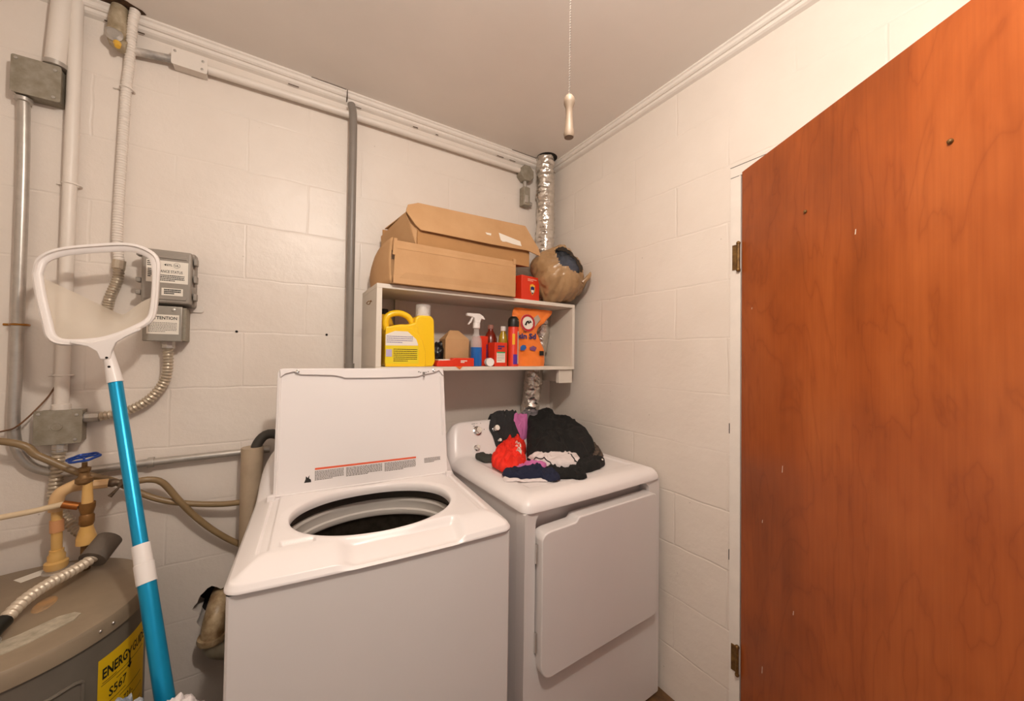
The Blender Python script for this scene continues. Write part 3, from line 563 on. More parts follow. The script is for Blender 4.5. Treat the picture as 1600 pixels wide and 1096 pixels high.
# ============================================================ appliance builder
def sm(a, b, x):
    t_ = max(0, min(1, (x-a)/(b-a))); return t_*t_*(3-2*t_)
prof_ = 'round'
def build_top(w, d, rim, deck, sh, cons, hole=None, extra=None, nt=288, nr=64, cr=.03, taper=0):
    """moulded top: rounded footprint, soft shoulders, raised console at the back; local x in +-w/2, y 0 front..d back"""
    cx, cy, rx, ry = hole if hole else (0, d*.42, 0, 0)
    def bnd(a):
        c, s_ = math.cos(a), math.sin(a); lo, hi = 0, 3
        for _ in range(34):
            m_ = (lo+hi)/2; x, y = cx+c*m_, cy+s_*m_
            qx, qy = abs(x)-(w/2-cr), abs(y-d/2)-(d/2-cr)
            ins = (max(qx,0)**2+max(qy,0)**2 < cr*cr) if (qx>0 and qy>0) else (qx < cr and qy < cr)
            lo, hi = (m_, hi) if ins else (lo, m_)
        return Vector((cx+c*lo, cy+s_*lo))
    def edge(x, y):
        qx, qy = abs(x)-(w/2-cr), abs(y-d/2)-(d/2-cr)
        return cr-math.hypot(max(qx,0), max(qy,0)) if (qx > 0 and qy > 0) else min(w/2-abs(x), d/2-abs(y-d/2))
    def z(x, y):
        e = edge(x, y); k = max(0, min(1, e/sh)); zz = rim+(deck-rim)*((.20*min(1,k/.10)+.80*math.sin(PI/2*min(1,k*1.0))**1.15) if prof_ == 'slope' else math.sqrt(max(0, 1-(1-k)**2)))
        y0, y1, ht = cons; rise = sm(y0, y1, y); ex = w/2-abs(x); side = math.sqrt(max(0, 1-(1-min(1, ex/.085))**2))
        back = math.sqrt(max(0, 1-(1-min(1, (d-y)/.030))**2)); zz += rise*ht*(.12+.88*side)*(.35+.65*back)
        if extra: zz += extra(x, y, e)
        return zz
    vs = []; fs = []
    for j in range(nr+1):
        t_ = (j/nr)**.85
        for i in range(nt):
            a = 2*PI*i/nt; B = bnd_c[i] if j else None
            if i >= len(bnd_c): pass
            E = Vector((cx+rx*math.copysign(abs(math.cos(a))**.92, math.cos(a)), cy+ry*math.copysign(abs(math.sin(a))**.92, math.sin(a)))); p = E.lerp(bnd_c[i], t_); vs.append((p.x, p.y, z(p.x, p.y)))
    return vs, nt, nr, z
def top_mesh(w, d, rim, deck, sh, cons, hole=None, extra=None, bulge=0, **k):
    global bnd_c
    nt = 360; cx, cy = (hole[0], hole[1]) if hole else (0, d*.42); cr = .03; bnd_c = []
    for i in range(nt):
        a = 2*PI*i/nt; c, s_ = math.cos(a), math.sin(a); lo, hi = 0, 3
        for _ in range(34):
            m_ = (lo+hi)/2; x, y = cx+c*m_, cy+s_*m_; qx, qy = abs(x)-(w/2-cr), abs(y-d/2)-(d/2-cr)
            ins = (qx*qx+qy*qy < cr*cr) if (qx > 0 and qy > 0) else (qx < cr and qy < cr)
            lo, hi = (m_, hi) if ins else (lo, m_)
        bnd_c.append(Vector((cx+c*lo, cy+s_*lo)))
    vs, nt, nr, z = build_top(w, d, rim, deck, sh, cons, hole, extra, nt=nt, nr=84)
    mb = MB(); fs = [[j*nt+i, j*nt+(i+1)%nt, (j+1)*nt+(i+1)%nt, (j+1)*nt+i] for j in range(nr) for i in range(nt)]
    bul = lambda p: Vector((p[0], p[1]-bulge*(1-(p[0]/(w/2))**2)*max(0, 1-p[1]/.25), p[2]))
    mb.add([bul(v) for v in vs], fs)
    k0 = len(mb.v); out = [v for v in mb.v[nr*nt:(nr+1)*nt]]
    mb.v += [Vector((v.x, v.y, rim-.004)) for v in out] + [Vector((v.x*.975, d/2+(v.y-d/2)*.975, rim-.004)) for v in out]; n2 = nr*nt
    for i in range(nt):
        j = (i+1)%nt; mb.f += [[n2+i, n2+j, k0+j, k0+i], [k0+i, k0+j, k0+nt+j, k0+nt+i]]; mb.mi += [0,0]
    if hole:   # rolled lip going down into the tub
        k1 = len(mb.v); inn = mb.v[0:nt]
        for dz, sc in ((-.006,.985),(-.02,.975),(-.03,.985)):
            mb.v += [Vector((hole[0]+(v.x-hole[0])*sc, hole[1]+(v.y-hole[1])*sc, deck+dz)) for v in inn]
        for i in range(nt):
            j = (i+1)%nt; mb.f.append([i, j, k1+j, k1+i]); mb.mi.append(0)
            for q in range(2): mb.f.append([k1+q*nt+i, k1+q*nt+j, k1+(q+1)*nt+j, k1+(q+1)*nt+i]); mb.mi.append(0)
    return mb, z

# ============================================================ dryer
DA = math.radians(1.6)
dry = thing('clothes_dryer', 'white front-loading clothes dryer with laundry on top beside the right wall', 'dryer', (-.362,-.775,0), DA)
w, d = .672, .662
def dr_extra(x, y, e):
    r = 0
    inn = min(w/2-abs(x)-.075, y-.085, .50-y)      # shallow recess in the deck
    r -= .005*sm(-.004, .012, inn)
    return r
mb, dz = top_mesh(w, d, .862, .902, .055, (.53,.625,.135), None, dr_extra, bulge=.008)
DZ = dz
top = obj('top_panel', mb, MW['enamel'], dry, local=True, angle=60)
body = MB(); body.box((-w/2+.006,.052,.012),(w/2-.006,d-.006,.857)); obj('cabinet', body, MW['enamel_side'], dry, local=True, bevel=.006)
# front panel with the recess cut out
fw = w-.008; hx0, hx1, hz0, hz1 = -.292, .268, .40, .852
fp = MB(); outer = rrect(fw,.845,.006,6,0,.4345); inner = rrect(hx1-hx0,hz1-hz0,.035,6,(hx0+hx1)/2,(hz0+hz1)/2); n = len(outer)
for yy in (.006,):
    vs = [(a,yy,b) for a,b in outer]+[(a,yy,b) for a,b in inner]+[(a,.052,b) for a,b in outer]+[(a,.050,b) for a,b in inner]
    fp.add(vs, [[i,(i+1)%n,n+(i+1)%n,n+i] for i in range(n)]+[[i,(i+1)%n,2*n+(i+1)%n,2*n+i] for i in range(n)]+[[n+i,n+(i+1)%n,3*n+(i+1)%n,3*n+i] for i in range(n)])
fp.add([(a,.050,b) for a,b in inner],[list(range(n))])
obj('front_panel', fp, MW['enamel_side'], dry, local=True, angle=50)
dp_ = [(-.286,.380),(-.262,.350),(.268,.350),(.280,.362),(.280,.782),(.272,.818),(-.135,.816),(-.145,.801),(-.255,.799),(-.275,.794),(-.286,.780)]
obj('dryer_door', MB().prism(roundpoly(dp_,.022), (0,.030,0),(1,0,0),(0,0,1),(0,-.052,0)), MW['enamel_side'], dry, local=True, bevel=.004)
for zz in (.70,.43): obj('door_hinge', MB().box((-.294,-.004,zz),(-.287,.006,zz+.06)), MW['chrome'], dry, local=True, bevel=.001)
def knob(x, y, r, parent, nm='control_knob'):
    zc = DZ(x, y); e = .004; nn = Vector((0, -(DZ(x,y+e)-DZ(x,y-e))/(2*e), 1)).normalized()
    return obj(nm, MB().lathe([(0,0),(r,0),(r,.006),(r*.78,.008),(r*.72,.022),(r*.6,.025),(0,.025)], (x,y,zc-.001), nn, seg=28), [MW['chrome']], parent, local=True)
knob(-.186,.590,.021,dry); knob(-.090,.590,.021,dry); knob(-.088,.565,.012,dry,'start_button'); knob(-.206,.556,.013,dry,'start_button')
# console print
def conpt(x, y): return Vector((x, y, DZ(x,y)+.0008))
pm = MB()
for (a, b, wd) in ((-.205,.606,.05),(-.11,.608,.05),(-.20,.600,.012),(-.155,.590,.01),(-.11,.598,.02)):
    for k in range(int(wd/.005)):
        if random.random() < .8: p = [conpt(a+k*.005, b), conpt(a+k*.005+.0035, b), conpt(a+k*.005+.0035, b+.0022), conpt(a+k*.005, b+.0022)]; pm.add(p, [[0,1,2,3]])
obj('console_print', pm, MW['greyink'], dry, local=True, two=True)['kind'] = 'stuff'
for fx_, fy_ in ((-.28,.06),(.28,.06),(-.28,.64),(.28,.64)): obj('leveling_foot', MB().lathe([(.02,0),(.02,.014)], (fx_,fy_,0)), MW['blackp'], dry, local=True)
for fx_, fy_ in ((-.27,.06),(.27,.06),(-.27,.60),(.27,.60)): pass
def d2w(x, y, z): c, s_ = math.cos(DA), math.sin(DA); return Vector((-.362+c*x-s_*y, -.775+s_*x+c*y, z))
def w2d(x, y): x += .362; y += .775; c, s_ = math.cos(DA), math.sin(DA); return c*x+s_*y, -s_*x+c*y

# ============================================================ washer
WA = math.radians(-3.8); WC = Vector((-1.097,-.812,0))
was = thing('washing_machine', 'white top-loading washing machine with its lid raised and drum open', 'washing machine', WC, WA)
w, d = .655, .655
HO = (-.004,.248,.224,.172)
def wa_extra(x, y, e):
    r = 0
    for sx in (-1, 1):        # long grooves either side of the opening
        gx = abs(x-sx*.268); r -= .006*(1-sm(.008,.013,gx))*sm(.075,.083,y)*(1-sm(.44,.45,y))
    # bleach cup recess at the left front
    r -= .009*sm(0,.006,min(.037-abs(x+.200), .015-abs(y-.098)))
    # hand scoop along the front middle
    r -= .020*sm(0,(.05 if x < .03 else .028),.158-abs(x-.03))*sm(-.010,.022,y)*(1-sm(.060,.078,y))
    hx, hy = (x-HO[0])/HO[2], (y-HO[1])/HO[3]; q = math.hypot(hx,hy); r -= .004*(1-sm(1.0,1.10,q))
    return max(r, -.021)
prof_ = 'slope'
mb, wz = top_mesh(w, d, .858, .897, .070, (.47,.60,.13), HO, wa_extra, bulge=.012)
obj('top_panel', mb, MW['enamel'], was, local=True, angle=60)
bd = MB(); n = 24
pts = [(-w/2+.006,.012)]+[(x,.008-.012*(1-(x/(w/2))**2)) for x in [(-w/2+.012)+(w-.024)*k/n for k in range(n+1)]]+[(w/2-.006,.012),(w/2-.006,d-.008),(-w/2+.006,d-.008)]
m_ = MB(); m_.prism(pts, (0,0,.015),(1,0,0),(0,1,0),(0,0,.835)); m_.f.pop(1); m_.mi.pop()   # open at the top for the drum
obj('cabinet', m_, MW['enamel_side'], was, local=True, bevel=.003)
tb = MB(); cxh, cyh = HO[0], HO[1]+.010
tb.lathe([(.250,.858),(.243,.852),(.243,.838),(.250,.830),(.250,.812)], (cxh,cyh,0), seg=96, sy=.82); tb.f = tb.f[:-2]; tb.mi = tb.mi[:-2]
obj('tub_ring', tb, mat('dark_tub_gap','#4d463e',.5), was, local=True, two=True)
tb = MB(); tb.lathe([(.247,.826),(.238,.831),(.231,.829),(.228,.822),(.231,.812),(.231,.796),(.225,.792),(.225,.780),(.229,.774),(.234,.772)], (cxh,cyh+.008,0), seg=96, sy=.84); tb.f = tb.f[:-2]; tb.mi = tb.mi[:-2]
obj('balance_ring', tb, mat('light_tub_ring','#cfc8c0',.3), was, local=True, two=True)
tb = MB(); tb.lathe([(.231,.775),(.238,.765),(.238,.47),(.225,.44),(.0,.43)], (cxh,cyh+.008,0), seg=96, sy=.86); tb.f = [f for f in tb.f if len(f) == 4]; tb.mi = [0]*len(tb.f)
drum = obj('steel_drum', tb, MW['steel'], was, local=True, two=True)
hm = MB()
for k in range(48):
    for j in range(9):
        a = 2*PI*(k+.5*(j%2))/48; p = Vector((cxh+.2365*math.cos(a), cyh+.008+.2365*.86*math.sin(a), .50+j*.024)); hm.sphere(p, .0035, seg=6, ring=4)
obj('drum_perforation', hm, MW['dark'], drum, local=True)
ip = MB(); ip.lathe([(0,.50),(.03,.50),(.04,.485),(.10,.462),(.17,.452),(.19,.44)], (cxh,cyh+.01,0), seg=48)
for k in range(5):
    a = 2*PI*k/5+.3; u_ = Vector((math.cos(a), math.sin(a), 0)); c_ = Vector((cxh,cyh+.01,.47)); ip.tube([c_+u_*.03+Vector((0,0,.03)), c_+u_*.10+Vector((0,0,.015)), c_+u_*.17], .012, 10)
obj('impeller', ip, mat('grey_impeller','#6f675d',.3), was, local=True)
# lid: hinged at the back of the opening, leaning back
LW, LH = .556, .412; hy = .428; lean = math.radians(10.5)
lu = Vector((0, math.sin(lean), math.cos(lean))); ln = Vector((0, -math.cos(lean), math.sin(lean)))   # up the lid / towards viewer
lo = Vector((.001, hy, .884)); lid = MB()
lid.prism(rrect(LW,LH,.018,6,0,LH/2), lo, (1,0,0), lu, -ln*.022)
LD = obj('lid', lid, MW['enamel'], was, local=True, bevel=.004)
U = lambda u: (u-115)/885*LW-LW/2; V = lambda v: LH-(v-45)/715*LH*.985
st = [(U(125),V(52)),(U(990),V(52)),(U(995),V(100)),(U(985),V(92)),(U(965),V(64)),(U(935),V(80)),(U(868),V(92)),(U(830),V(106)),(U(600),V(110)),(U(432),V(108)),(U(408),V(97)),(U(370),V(90)),(U(218),V(84)),(U(190),V(66)),(U(150),V(78)),(U(130),V(98))][::-1]
hp = MB().prism(st, lo, (1,0,0), lu, ln*.009); obj('lid_grip_strip', hp, MW['enamel'], LD, local=True, bevel=.0015)
bdr = MB()
for a, b in (([(U(128),V(100)),(U(128),V(745))]), ([(U(128),V(745)),(U(985),V(745))]), ([(U(978),V(100)),(U(978),V(500)),(U(992),V(540)),(U(992),V(745))][:2])):
    pa, pb = lo+XU*a[0]+lu*a[1], lo+XU*b[0]+lu*b[1]; bdr.tube([pa, pb], .0035, 8, smooth=False)
obj('lid_border', bdr, MW['enamel'], LD, local=True)
for u in (205,932):
    p = lo+XU*U(u)+lu*V(66)+ln*.009; obj('lid_screw', MB().lathe([(0,0),(.006,0),(.006,.002),(.003,.003),(0,.002)], p, ln, seg=16), MW['chrome'], LD, local=True)
lt_ = MB()
for a, b, ww, hh in ((835,76,8,5),(848,80,5,5),(862,92,14,16),(880,80,6,5),(893,76,7,5),(864,112,10,8)):
    p = lo+XU*U(a)+lu*V(b)+ln*.0092; lt_.obox(p, XU*ww*.00063, lu*hh*.0006, ln*.002)
obj('lid_latch', lt_, MW['greyink'], LD, local=True)
for xx in (-LW/2-.014, LW/2-.008): obj('lid_hinge', MB().box((xx,hy-.008,.885),(xx+.022,hy+.010,.905)), MW['enamel'], was, local=True, bevel=.003)
# warning sticker
def lidp(u, v, off=.0006): return lo+XU*u+lu*v+ln*off
wl = MB(); rect(lidp(-.165,.086),XU,lu,.325,.006,0,wl); obj('warning_stripe', wl, MW['redink'], LD, local=True, two=True)
wt = lines(lidp(-.165,.076),XU,lu,.085,.030,7,seed=21); lines(lidp(-.073,.076),XU,lu,.115,.030,7,wt,seed=22); lines(lidp(.050,.076),XU,lu,.108,.030,7,wt,seed=23)
lines(lidp(.190,.076),XU,lu,.06,.018,4,wt,seed=24)
obj('warning_print', wt, MW['greyink'], LD, local=True, two=True)['kind'] = 'stuff'
pg = MB()
pg.add([lidp(-.195,.044), lidp(-.175,.044), lidp(-.176,.052), lidp(-.181,.056), lidp(-.180,.066), lidp(-.185,.058), lidp(-.190,.064), lidp(-.191,.054)], [list(range(8))[::-1]])
obj('warning_pictogram', pg, MW['ink'], LD, local=True, two=True)

# ============================================================ shelf unit
SX0, SX1, SY = -1.035, -.066, -.285
t = thing('wall_shelf', 'white painted wooden two-tier shelf box on the back wall above the dryer', 'shelf', (-.55,0,1.28))
obj('top_board', MB().box((SX0,SY,1.588),(-.19,0,1.605)).box((-.19,SY,1.588),(SX1,-.128,1.605)), MW['wpaint'], t, bevel=.0015)
obj('bottom_board', MB().box((SX0,SY,1.276),(-.235,0,1.292)).box((-.235,SY,1.276),(SX1,-.128,1.292)), MW['wpaint'], t, bevel=.0015)
obj('side_panel', MB().box((SX0,SY,1.292),(SX0+.02,0,1.588)), MW['wpaint'], t, bevel=.0015)
obj('side_panel', MB().box((SX1-.016,SY,1.292),(SX1,-.02,1.588)), MW['wpaint'], t, bevel=.0015)
obj('cleat', MB().box((SX1-.09,SY+.012,1.208),(SX1-.004,SY+.035,1.276)).box((SX1-.03,SY+.035,1.208),(SX1-.004,-.0,1.276)), MW['wpaint'], t, bevel=.0015)
obj('back_post', MB().box((-.90,-.022,1.292),(-.88,0,1.588)), MW['wpaint'], t, bevel=.0015)
obj('cup_hook', MB().tube([(SX0,-.20,1.545),(SX0-.012,-.20,1.545),(SX0-.02,-.205,1.535),(SX0-.014,-.225,1.53),(SX0-.010,-.235,1.545)], .0018, 8, step=.003), MW['oldbrass'], t)

# ============================================================ foil duct
mb = MB(); pts = [(-.100,-.066,CH-.002),(-.100,-.066,2.3),(-.098,-.068,2.1),(-.100,-.07,1.92),(-.108,-.072,1.7),(-.118,-.07,1.5),(-.145,-.066,1.35),(-.168,-.066,1.2),(-.178,-.058,1.05),(-.185,-.058,.80),(-.19,-.058,.4)]
mb.tube(pts, .049, 44, step=.0035, rf=rings(.026,.02))
mb.v = [v+Vector((NZ(v.x,v.y,v.z,38), NZ(v.y,v.z,v.x,38), NZ(v.z,v.x,v.y,30)))*.007 for v in mb.v]
t = thing('dryer_duct', 'crinkled silver foil dryer duct rising to the ceiling in the corner', 'duct', (-.10,-.066,.4))
obj('foil_hose', mb, MW['foil'], t, angle=80)
obj('ceiling_gap', MB().lathe([(.03,0),(.057,0),(.057,-.0008),(.03,-.0008)], (-.094,-.072,CH-.0005), seg=24), MW['dark'], t)

# ============================================================ cartons on the shelf top
def panel(mb, a, b, c, dd, th=.004):   # quad with thickness
    a, b, c, dd = map(Vector, (a, b, c, dd)); n = (b-a).cross(dd-a).normalized()*th
    mb.add([a,b,c,dd,a+n,b+n,c+n,dd+n], [[0,3,2,1],[4,5,6,7],[0,1,5,4],[1,2,6,5],[2,3,7,6],[3,0,4,7]])
t = thing('cardboard_box', 'open flat cardboard box lying directly on the shelf top, lower of the two', 'box', (-.70,-.15,1.606))
zb = 1.607; fx0, fx1, fy, by = -.982, -.442, -.302, -.055; zt = 1.768
m_ = MB(); panel(m_, (fx0,fy,zb),(fx1,fy,zb),(fx1,by,zb),(fx0,by,zb)); panel(m_, (fx0,by,zb),(fx1,by,zb),(fx1,by,zt-.01),(fx0,by,zt-.01)); panel(m_, (fx1,fy,zb),(fx1,by,zb),(fx1,by,zt-.01),(fx1,fy,zt-.002))
obj('tray', m_, MW['cardboard'], t)
m_ = MB(); panel(m_, (fx0,fy-.004,zb),(fx1,fy-.004,zb),(fx1,fy-.004,zt-.003),(fx0+.006,fy-.004,zt)); panel(m_, (fx0+.045,fy-.011,zb+.045),(fx1-.045,fy-.011,zb+.045),(fx1-.004,fy-.006,zb+.003),(fx0+.004,fy-.006,zb+.003),.003)
panel(m_, (fx0+.005,fy-.007,zt-.030),(fx1-.003,fy-.007,zt-.030),(fx1-.01,fy-.005,zt-.006),(fx0+.012,fy-.005,zt-.006),.002)
obj('front_wall', m_, MW['cardboard'], t)
# curved side flap at the left, bowed outwards
m_ = MB(); 
def flap(u, v):
    y = fy+.004+(by-.03-fy)*v; bow = .030*math.sin(PI*min(1,v*1.25)*.5); z_top = zt+.012-.075*v**1.6
    return Vector((fx0-.002-bow-.006*math.sin(u*PI), y, zb+(z_top-zb)*u))
m_.grid(flap, 10, 14); obj('side_flap', m_, MW['cardboard'], t, two=True, solid=.004)
obj('torn_corner', MB().obox((fx0-.004,fy-.010,zt-.055),(.012,0,0),(0,.008,0),(.004,0,.062)), MW['cardboard'], t); obj('torn_corner', MB().obox((fx1-.014,fy-.010,zt-.016),(.014,0,0),(0,.008,0),(0,0,.024)), MW['cardboard'], t)
t = thing('cardboard_box', 'cardboard box with a drooping front flap and white sticker, stacked on top', 'box', (-.62,-.16,1.78))
# tray walls
A0, A1 = Vector((-.880,-.262,1.775)), Vector((-.315,-.225,1.776)); bk0, bk1 = Vector((-.965,-.04,1.80)), Vector((-.315,-.04,1.812)); hh = Vector((0,0,.085))
m_ = MB(); panel(m_, A0, A1, bk1, bk0); panel(m_, A0, A1, A1+hh, A0+hh); panel(m_, bk0, bk1, bk1+hh*1.5, bk0+hh*1.0); panel(m_, A1, bk1, bk1+hh*1.3, A1+hh*1.2); panel(m_, A0, bk0, bk0+Vector((0,0,.06)), A0+hh)
obj('tray', m_, MW['cardin'], t)
m_ = MB()    # lid and its front flap drooping forward
T0, T1 = Vector((-.868,-.225,1.960)), Vector((-.315,-.19,1.985))
P0, P1 = Vector((-.835,-.275,1.832)), Vector((-.285,-.265,1.835))
fl = [T0, T1, T1+Vector((.05,-.05,-.11)), P1+Vector((.025,-.004,.0)), P1+Vector((-.05,0,.018)), P0+Vector((.30,0,.012)), P0+Vector((.02,0,.004)), P0+Vector((-.035,.004,.0)), P0+Vector((-.055,.006,.02)), T0+Vector((-.055,-.01,-.06)), T0+Vector((-.045,0,-.025))]
n_ = (T1-T0).cross(P0-T0).normalized(); fl = [p-n_*(p-T0).dot(n_) for p in fl]; n_ = n_*.004
m_.add(fl+[p-n_ for p in fl], [list(range(11)), list(range(11,22))[::-1]]+[[i,(i+1)%11,11+(i+1)%11,11+i] for i in range(11)])
ff = obj('front_flap', m_, MW['cardboard'], t, two=True)
m_ = MB(); panel(m_, T0, T1, bk1+Vector((0,0,.14)), bk0+Vector((.01,0,.09))); obj('lid', m_, MW['cardboard'], t)
m_ = MB(); panel(m_, A0+Vector((-.003,0,0)), bk0+Vector((-.003,0,-.012)), bk0+Vector((-.006,0,.055)), T0+Vector((-.052,-.012,-.05))); panel(m_, A0+Vector((-.003,0,0)), T0+Vector((-.052,-.012,-.05)), T0+Vector((-.045,0,-.025)), A0+Vector((0,0,.08)))
obj('end_wall', m_, MW['cardboard'], t, two=True)
fu = (T1-T0).normalized(); fd = (P0-T0); fd = (fd-fu*fd.dot(fu)).normalized(); so = T0+fu*.375+fd*.075
nn = fu.cross(-fd).normalized()
so = so
obj('shipping_sticker', MB().prism([(0,0),(.115,.028),(.115,.055),(.07,.052),(.03,.045),(.008,.048),(0,.04)], so-nn*.0052, fu, fd, nn*.0104), MW['paper'], ff)
so = T0+fu*.30+fd*.088; obj('sticker_scrap', MB().prism([(0,0),(.03,0),(.026,.012),(.004,.010)], so-nn*.0052, fu, fd, nn*.0104), MW['paper'], ff)
# red shield carton
def carton(name, label, x0, x1, y0, y1, z0, z1, m, rz=0, cat='box'):
    t = thing(name, label, cat, ((x0+x1)/2,(y0+y1)/2,z0), rz); w_, d_, h_ = (x1-x0)/2, (y1-y0)/2, z1-z0
    obj('carton', MB().box((-w_,-d_,0),(w_,d_,h_)), m, t, local=True, bevel=.002); return t, w_, d_, h_
t, w_, d_, h_ = carton('red_box', 'red carton cube with a shield emblem standing between boxes and plastic bag', -.395,-.275,-.262,-.15,1.606,1.722, MW['red'], math.radians(10))
e1 = Vector((0,-d_-.0004,.030)); sh_ = [(-.016,.045),(0,.051),(.016,.045),(.017,.018),(0,-.004),(-.017,.018)]; ox = .012
obj('shield_border', MB().add([(ox+a,-d_-.0005,.03+b) for a,b in sh_],[list(range(6))]), mat('gold_print','#e8b23c',.5), t, local=True, two=True)
obj('shield_print', MB().add([(ox+a*.78,-d_-.0009,.033+b*.72) for a,b in sh_],[list(range(6))]), MW['navyprint'], t, local=True, two=True)
obj('shield_band', MB().add([(ox-.010,-d_-.0012,.052),(ox+.010,-d_-.0012,.052),(ox+.008,-d_-.0012,.040),(ox-.008,-d_-.0012,.040)],[[0,1,2,3]]), MW['paper'], t, local=True, two=True)
mm = lines((-.02,-d_,h_-.012),XU,ZU,.06,.014,2,fill=.6,seed=31); obj('carton_print', mm, mat('pale_pink_print','#f0b8a0',.5), t, local=True, two=True)
mm = MB(); 
for k in range(9): mm.box((-w_-.0006, -.02+k*.0045, .035), (-w_-.0001, -.0175+k*.0045, .085)) if k%3 else mm.box((-w_-.0006,-.02+k*.0045,.045),(-w_-.0001,-.0185+k*.0045,.078))
obj('barcode', mm, MW['ink'], t, local=True)
# white carton behind the red one
# plastic bag of clothes
t = thing('plastic_bag', 'crumpled brown plastic shopping bag stuffed with dark clothes at the shelf end', 'bag', (-.15,-.24,1.606))
bc = Vector((-.152,-.25,1.752))
OD = Vector((-.25,-.90,.36)).normalized(); OE1 = Vector((1,0,0)); OE1 = (OE1-OD*OD.x).normalized(); OE2 = OD.cross(OE1)
OC = Vector((.02,-.90,.40)).normalized()
def bagf(u, v, k=1.0):
    th = 2*PI*u; ph = PI*v; dn_ = Vector((math.sin(ph)*math.cos(th), math.sin(ph)*math.sin(th), -math.cos(ph)))
    ca = dn_.dot(OD); e1_ = (dn_-OD*ca); fi = math.atan2(e1_.dot(OE2), e1_.dot(OE1)); r = .98+.16*NZ(dn_.x+2,dn_.y,dn_.z,1.5)+.13*(.35-abs(NZ(math.cos(fi)*2.6, math.sin(fi)*2.6, ca*.8+3, 1.25)))+.05*(.3-abs(NZ(dn_.x,dn_.y,dn_.z,4.5)))
    p = bc+Vector((dn_.x*.138*r*k, dn_.y*.118*r*k, dn_.z*.146*r*k)); p.x = min(p.x, -.006); p.z = max(p.z, 1.6065) if p.y > SY else p.z; p.y = min(p.y,-.128); return p
m_ = MB(); m_.grid(bagf, 96, 64, wrapu=True)
keep = []; O1 = (Vector((1,0,-.35))-OC*Vector((1,0,-.35)).dot(OC)).normalized(); O2 = OC.cross(O1)
for f in m_.f:
    c_ = sum((m_.v[i] for i in f), Vector())/len(f)-bc; c_ = Vector((c_.x/.138, c_.y/.118, c_.z/.146)).normalized()
    if c_.dot(OC) > 0 and (c_.dot(O1)/.60)**2+(c_.dot(O2)/.40)**2 < 1+.5*NZ(c_.x,c_.y,c_.z,4): continue
    keep.append(f)
m_.f = keep; m_.mi = [0]*len(keep); obj('bag_film', m_, MW['bag'], t, two=True, angle=75)
m_ = MB()
def stuff(u, v):
    th = 2*PI*u; ph = PI*v; dn_ = Vector((math.sin(ph)*math.cos(th), math.sin(ph)*math.sin(th), -math.cos(ph)))
    r = .86+.16*(.3-abs(NZ(dn_.x*.8+dn_.z,dn_.y,dn_.z*2.6-dn_.x,2.8)))+.05*(.3-abs(NZ(dn_.x,dn_.y,dn_.z,8))); p = bc+Vector((dn_.x*.130*r, dn_.y*.112*r, dn_.z*.136*r)); p.x = min(p.x,-.012); p.y = min(p.y,-.132); p.z = max(p.z,1.612); return p
m_.grid(stuff, 80, 50, wrapu=True)
tag(obj('stuffed_clothes', m_, mat('dark_blue_clothes','#222325',.6,col2='#4b5160',vscale=8,bump=.5,bscale=60), two=True, angle=80), 'dark blue and black clothes inside the open brown plastic bag', 'clothing')
hd = MB(); hd.tube([(-.10,-.375,1.70),(-.07,-.385,1.73),(-.035,-.36,1.76),(-.022,-.31,1.73),(-.03,-.29,1.69)], lambda u: .007+.004*math.sin(u*9), 8, step=.008); obj('bag_handle', hd, MW['bag'], t)

# ============================================================ things on the bottom board (z 1.292)
BZ = 1.2925
# big yellow jug: profile prism with handle hole
t = thing('detergent_jug', 'large yellow detergent jug with handle, clear cap and printed label', 'bottle', (-.90,-.21,BZ))
jx0, jx1 = -.998, -.800; yc = -.225; W_ = jx1-jx0
def Jp(px, py): return (jx0+(px-598)/81*W_, BZ+(574-py)/81*W_*1.0)
bodyp = [Jp(*p) for p in [(598,574),(598,518),(604,511),(618,507),(636,506),(648,500),(652,520),(656,574)]]
obj('jug_body', MB().prism(roundpoly(bodyp,.014), (0,yc+.045,0),(1,0,0),(0,0,1),(0,-.09,0)), MW['yplastic'], t, bevel=.010)
colp = [Jp(*p) for p in [(644,574),(642,520),(646,494),(652,490),(672,490),(677,496),(679,545),(680,566),(676,574)]]
obj('pour_column', MB().prism(roundpoly(colp,.008), (0,yc+.043,0),(1,0,0),(0,0,1),(0,-.086,0)), MW['yplastic'], t, bevel=.014)
hpts = [Vector((Jp(a,b)[0], yc, Jp(a,b)[1])) for a,b in [(604,516),(602,502),(606,493),(616,488),(628,488),(639,493),(646,503),(652,512)]]
obj('handle', MB().tube(hpts, .0125, 16), MW['yplastic'], t)
ins = [(x,z) for x,z in [Jp(*p) for p in [(598,512),(615,510),(640,512),(656,530),(662,550),(662,574),(598,574)]]]
obj('jug_front_bulge', MB().prism(ins, (0,yc-.045,0),(1,0,0),(0,0,1),(0,-.006,0)), MW['yplastic'], t, bevel=.005)
ccx = jx0+.160; ctop = BZ+.200
obj('neck', MB().lathe([(.024,0),(.024,.012),(.020,.014),(.020,.03),(.012,.045),(0,.045)], (ccx,yc,ctop), seg=24), MW['white'], t)
obj('clear_cap', MB().lathe([(.031,.006),(.030,.052),(.027,.054),(.0,.054),(.0,.052),(.028,.050),(.029,.006)], (ccx,yc,ctop), seg=32), MW['clear'], t)
lbl = MB().add([(x,yc-.0515,z) for x,z in [Jp(*p) for p in [(598,574-18),(598,524),(612,518),(632,518),(646,530),(649,538),(649,540),(598,541)]][1:]], [list(range(7))])
obj('upper_label', lbl, MW['paper'], t, two=True)
z0_ = Jp(598,541)[1]; lb = obj('lower_label', MB().add([(jx0,yc-.0513,z0_),(jx0+.128,yc-.0513,z0_),(jx0+.128,yc-.0513,BZ+.012),(jx0,yc-.0513,BZ+.012)],[[0,1,2,3]]), MW['ylabel'], t, two=True)
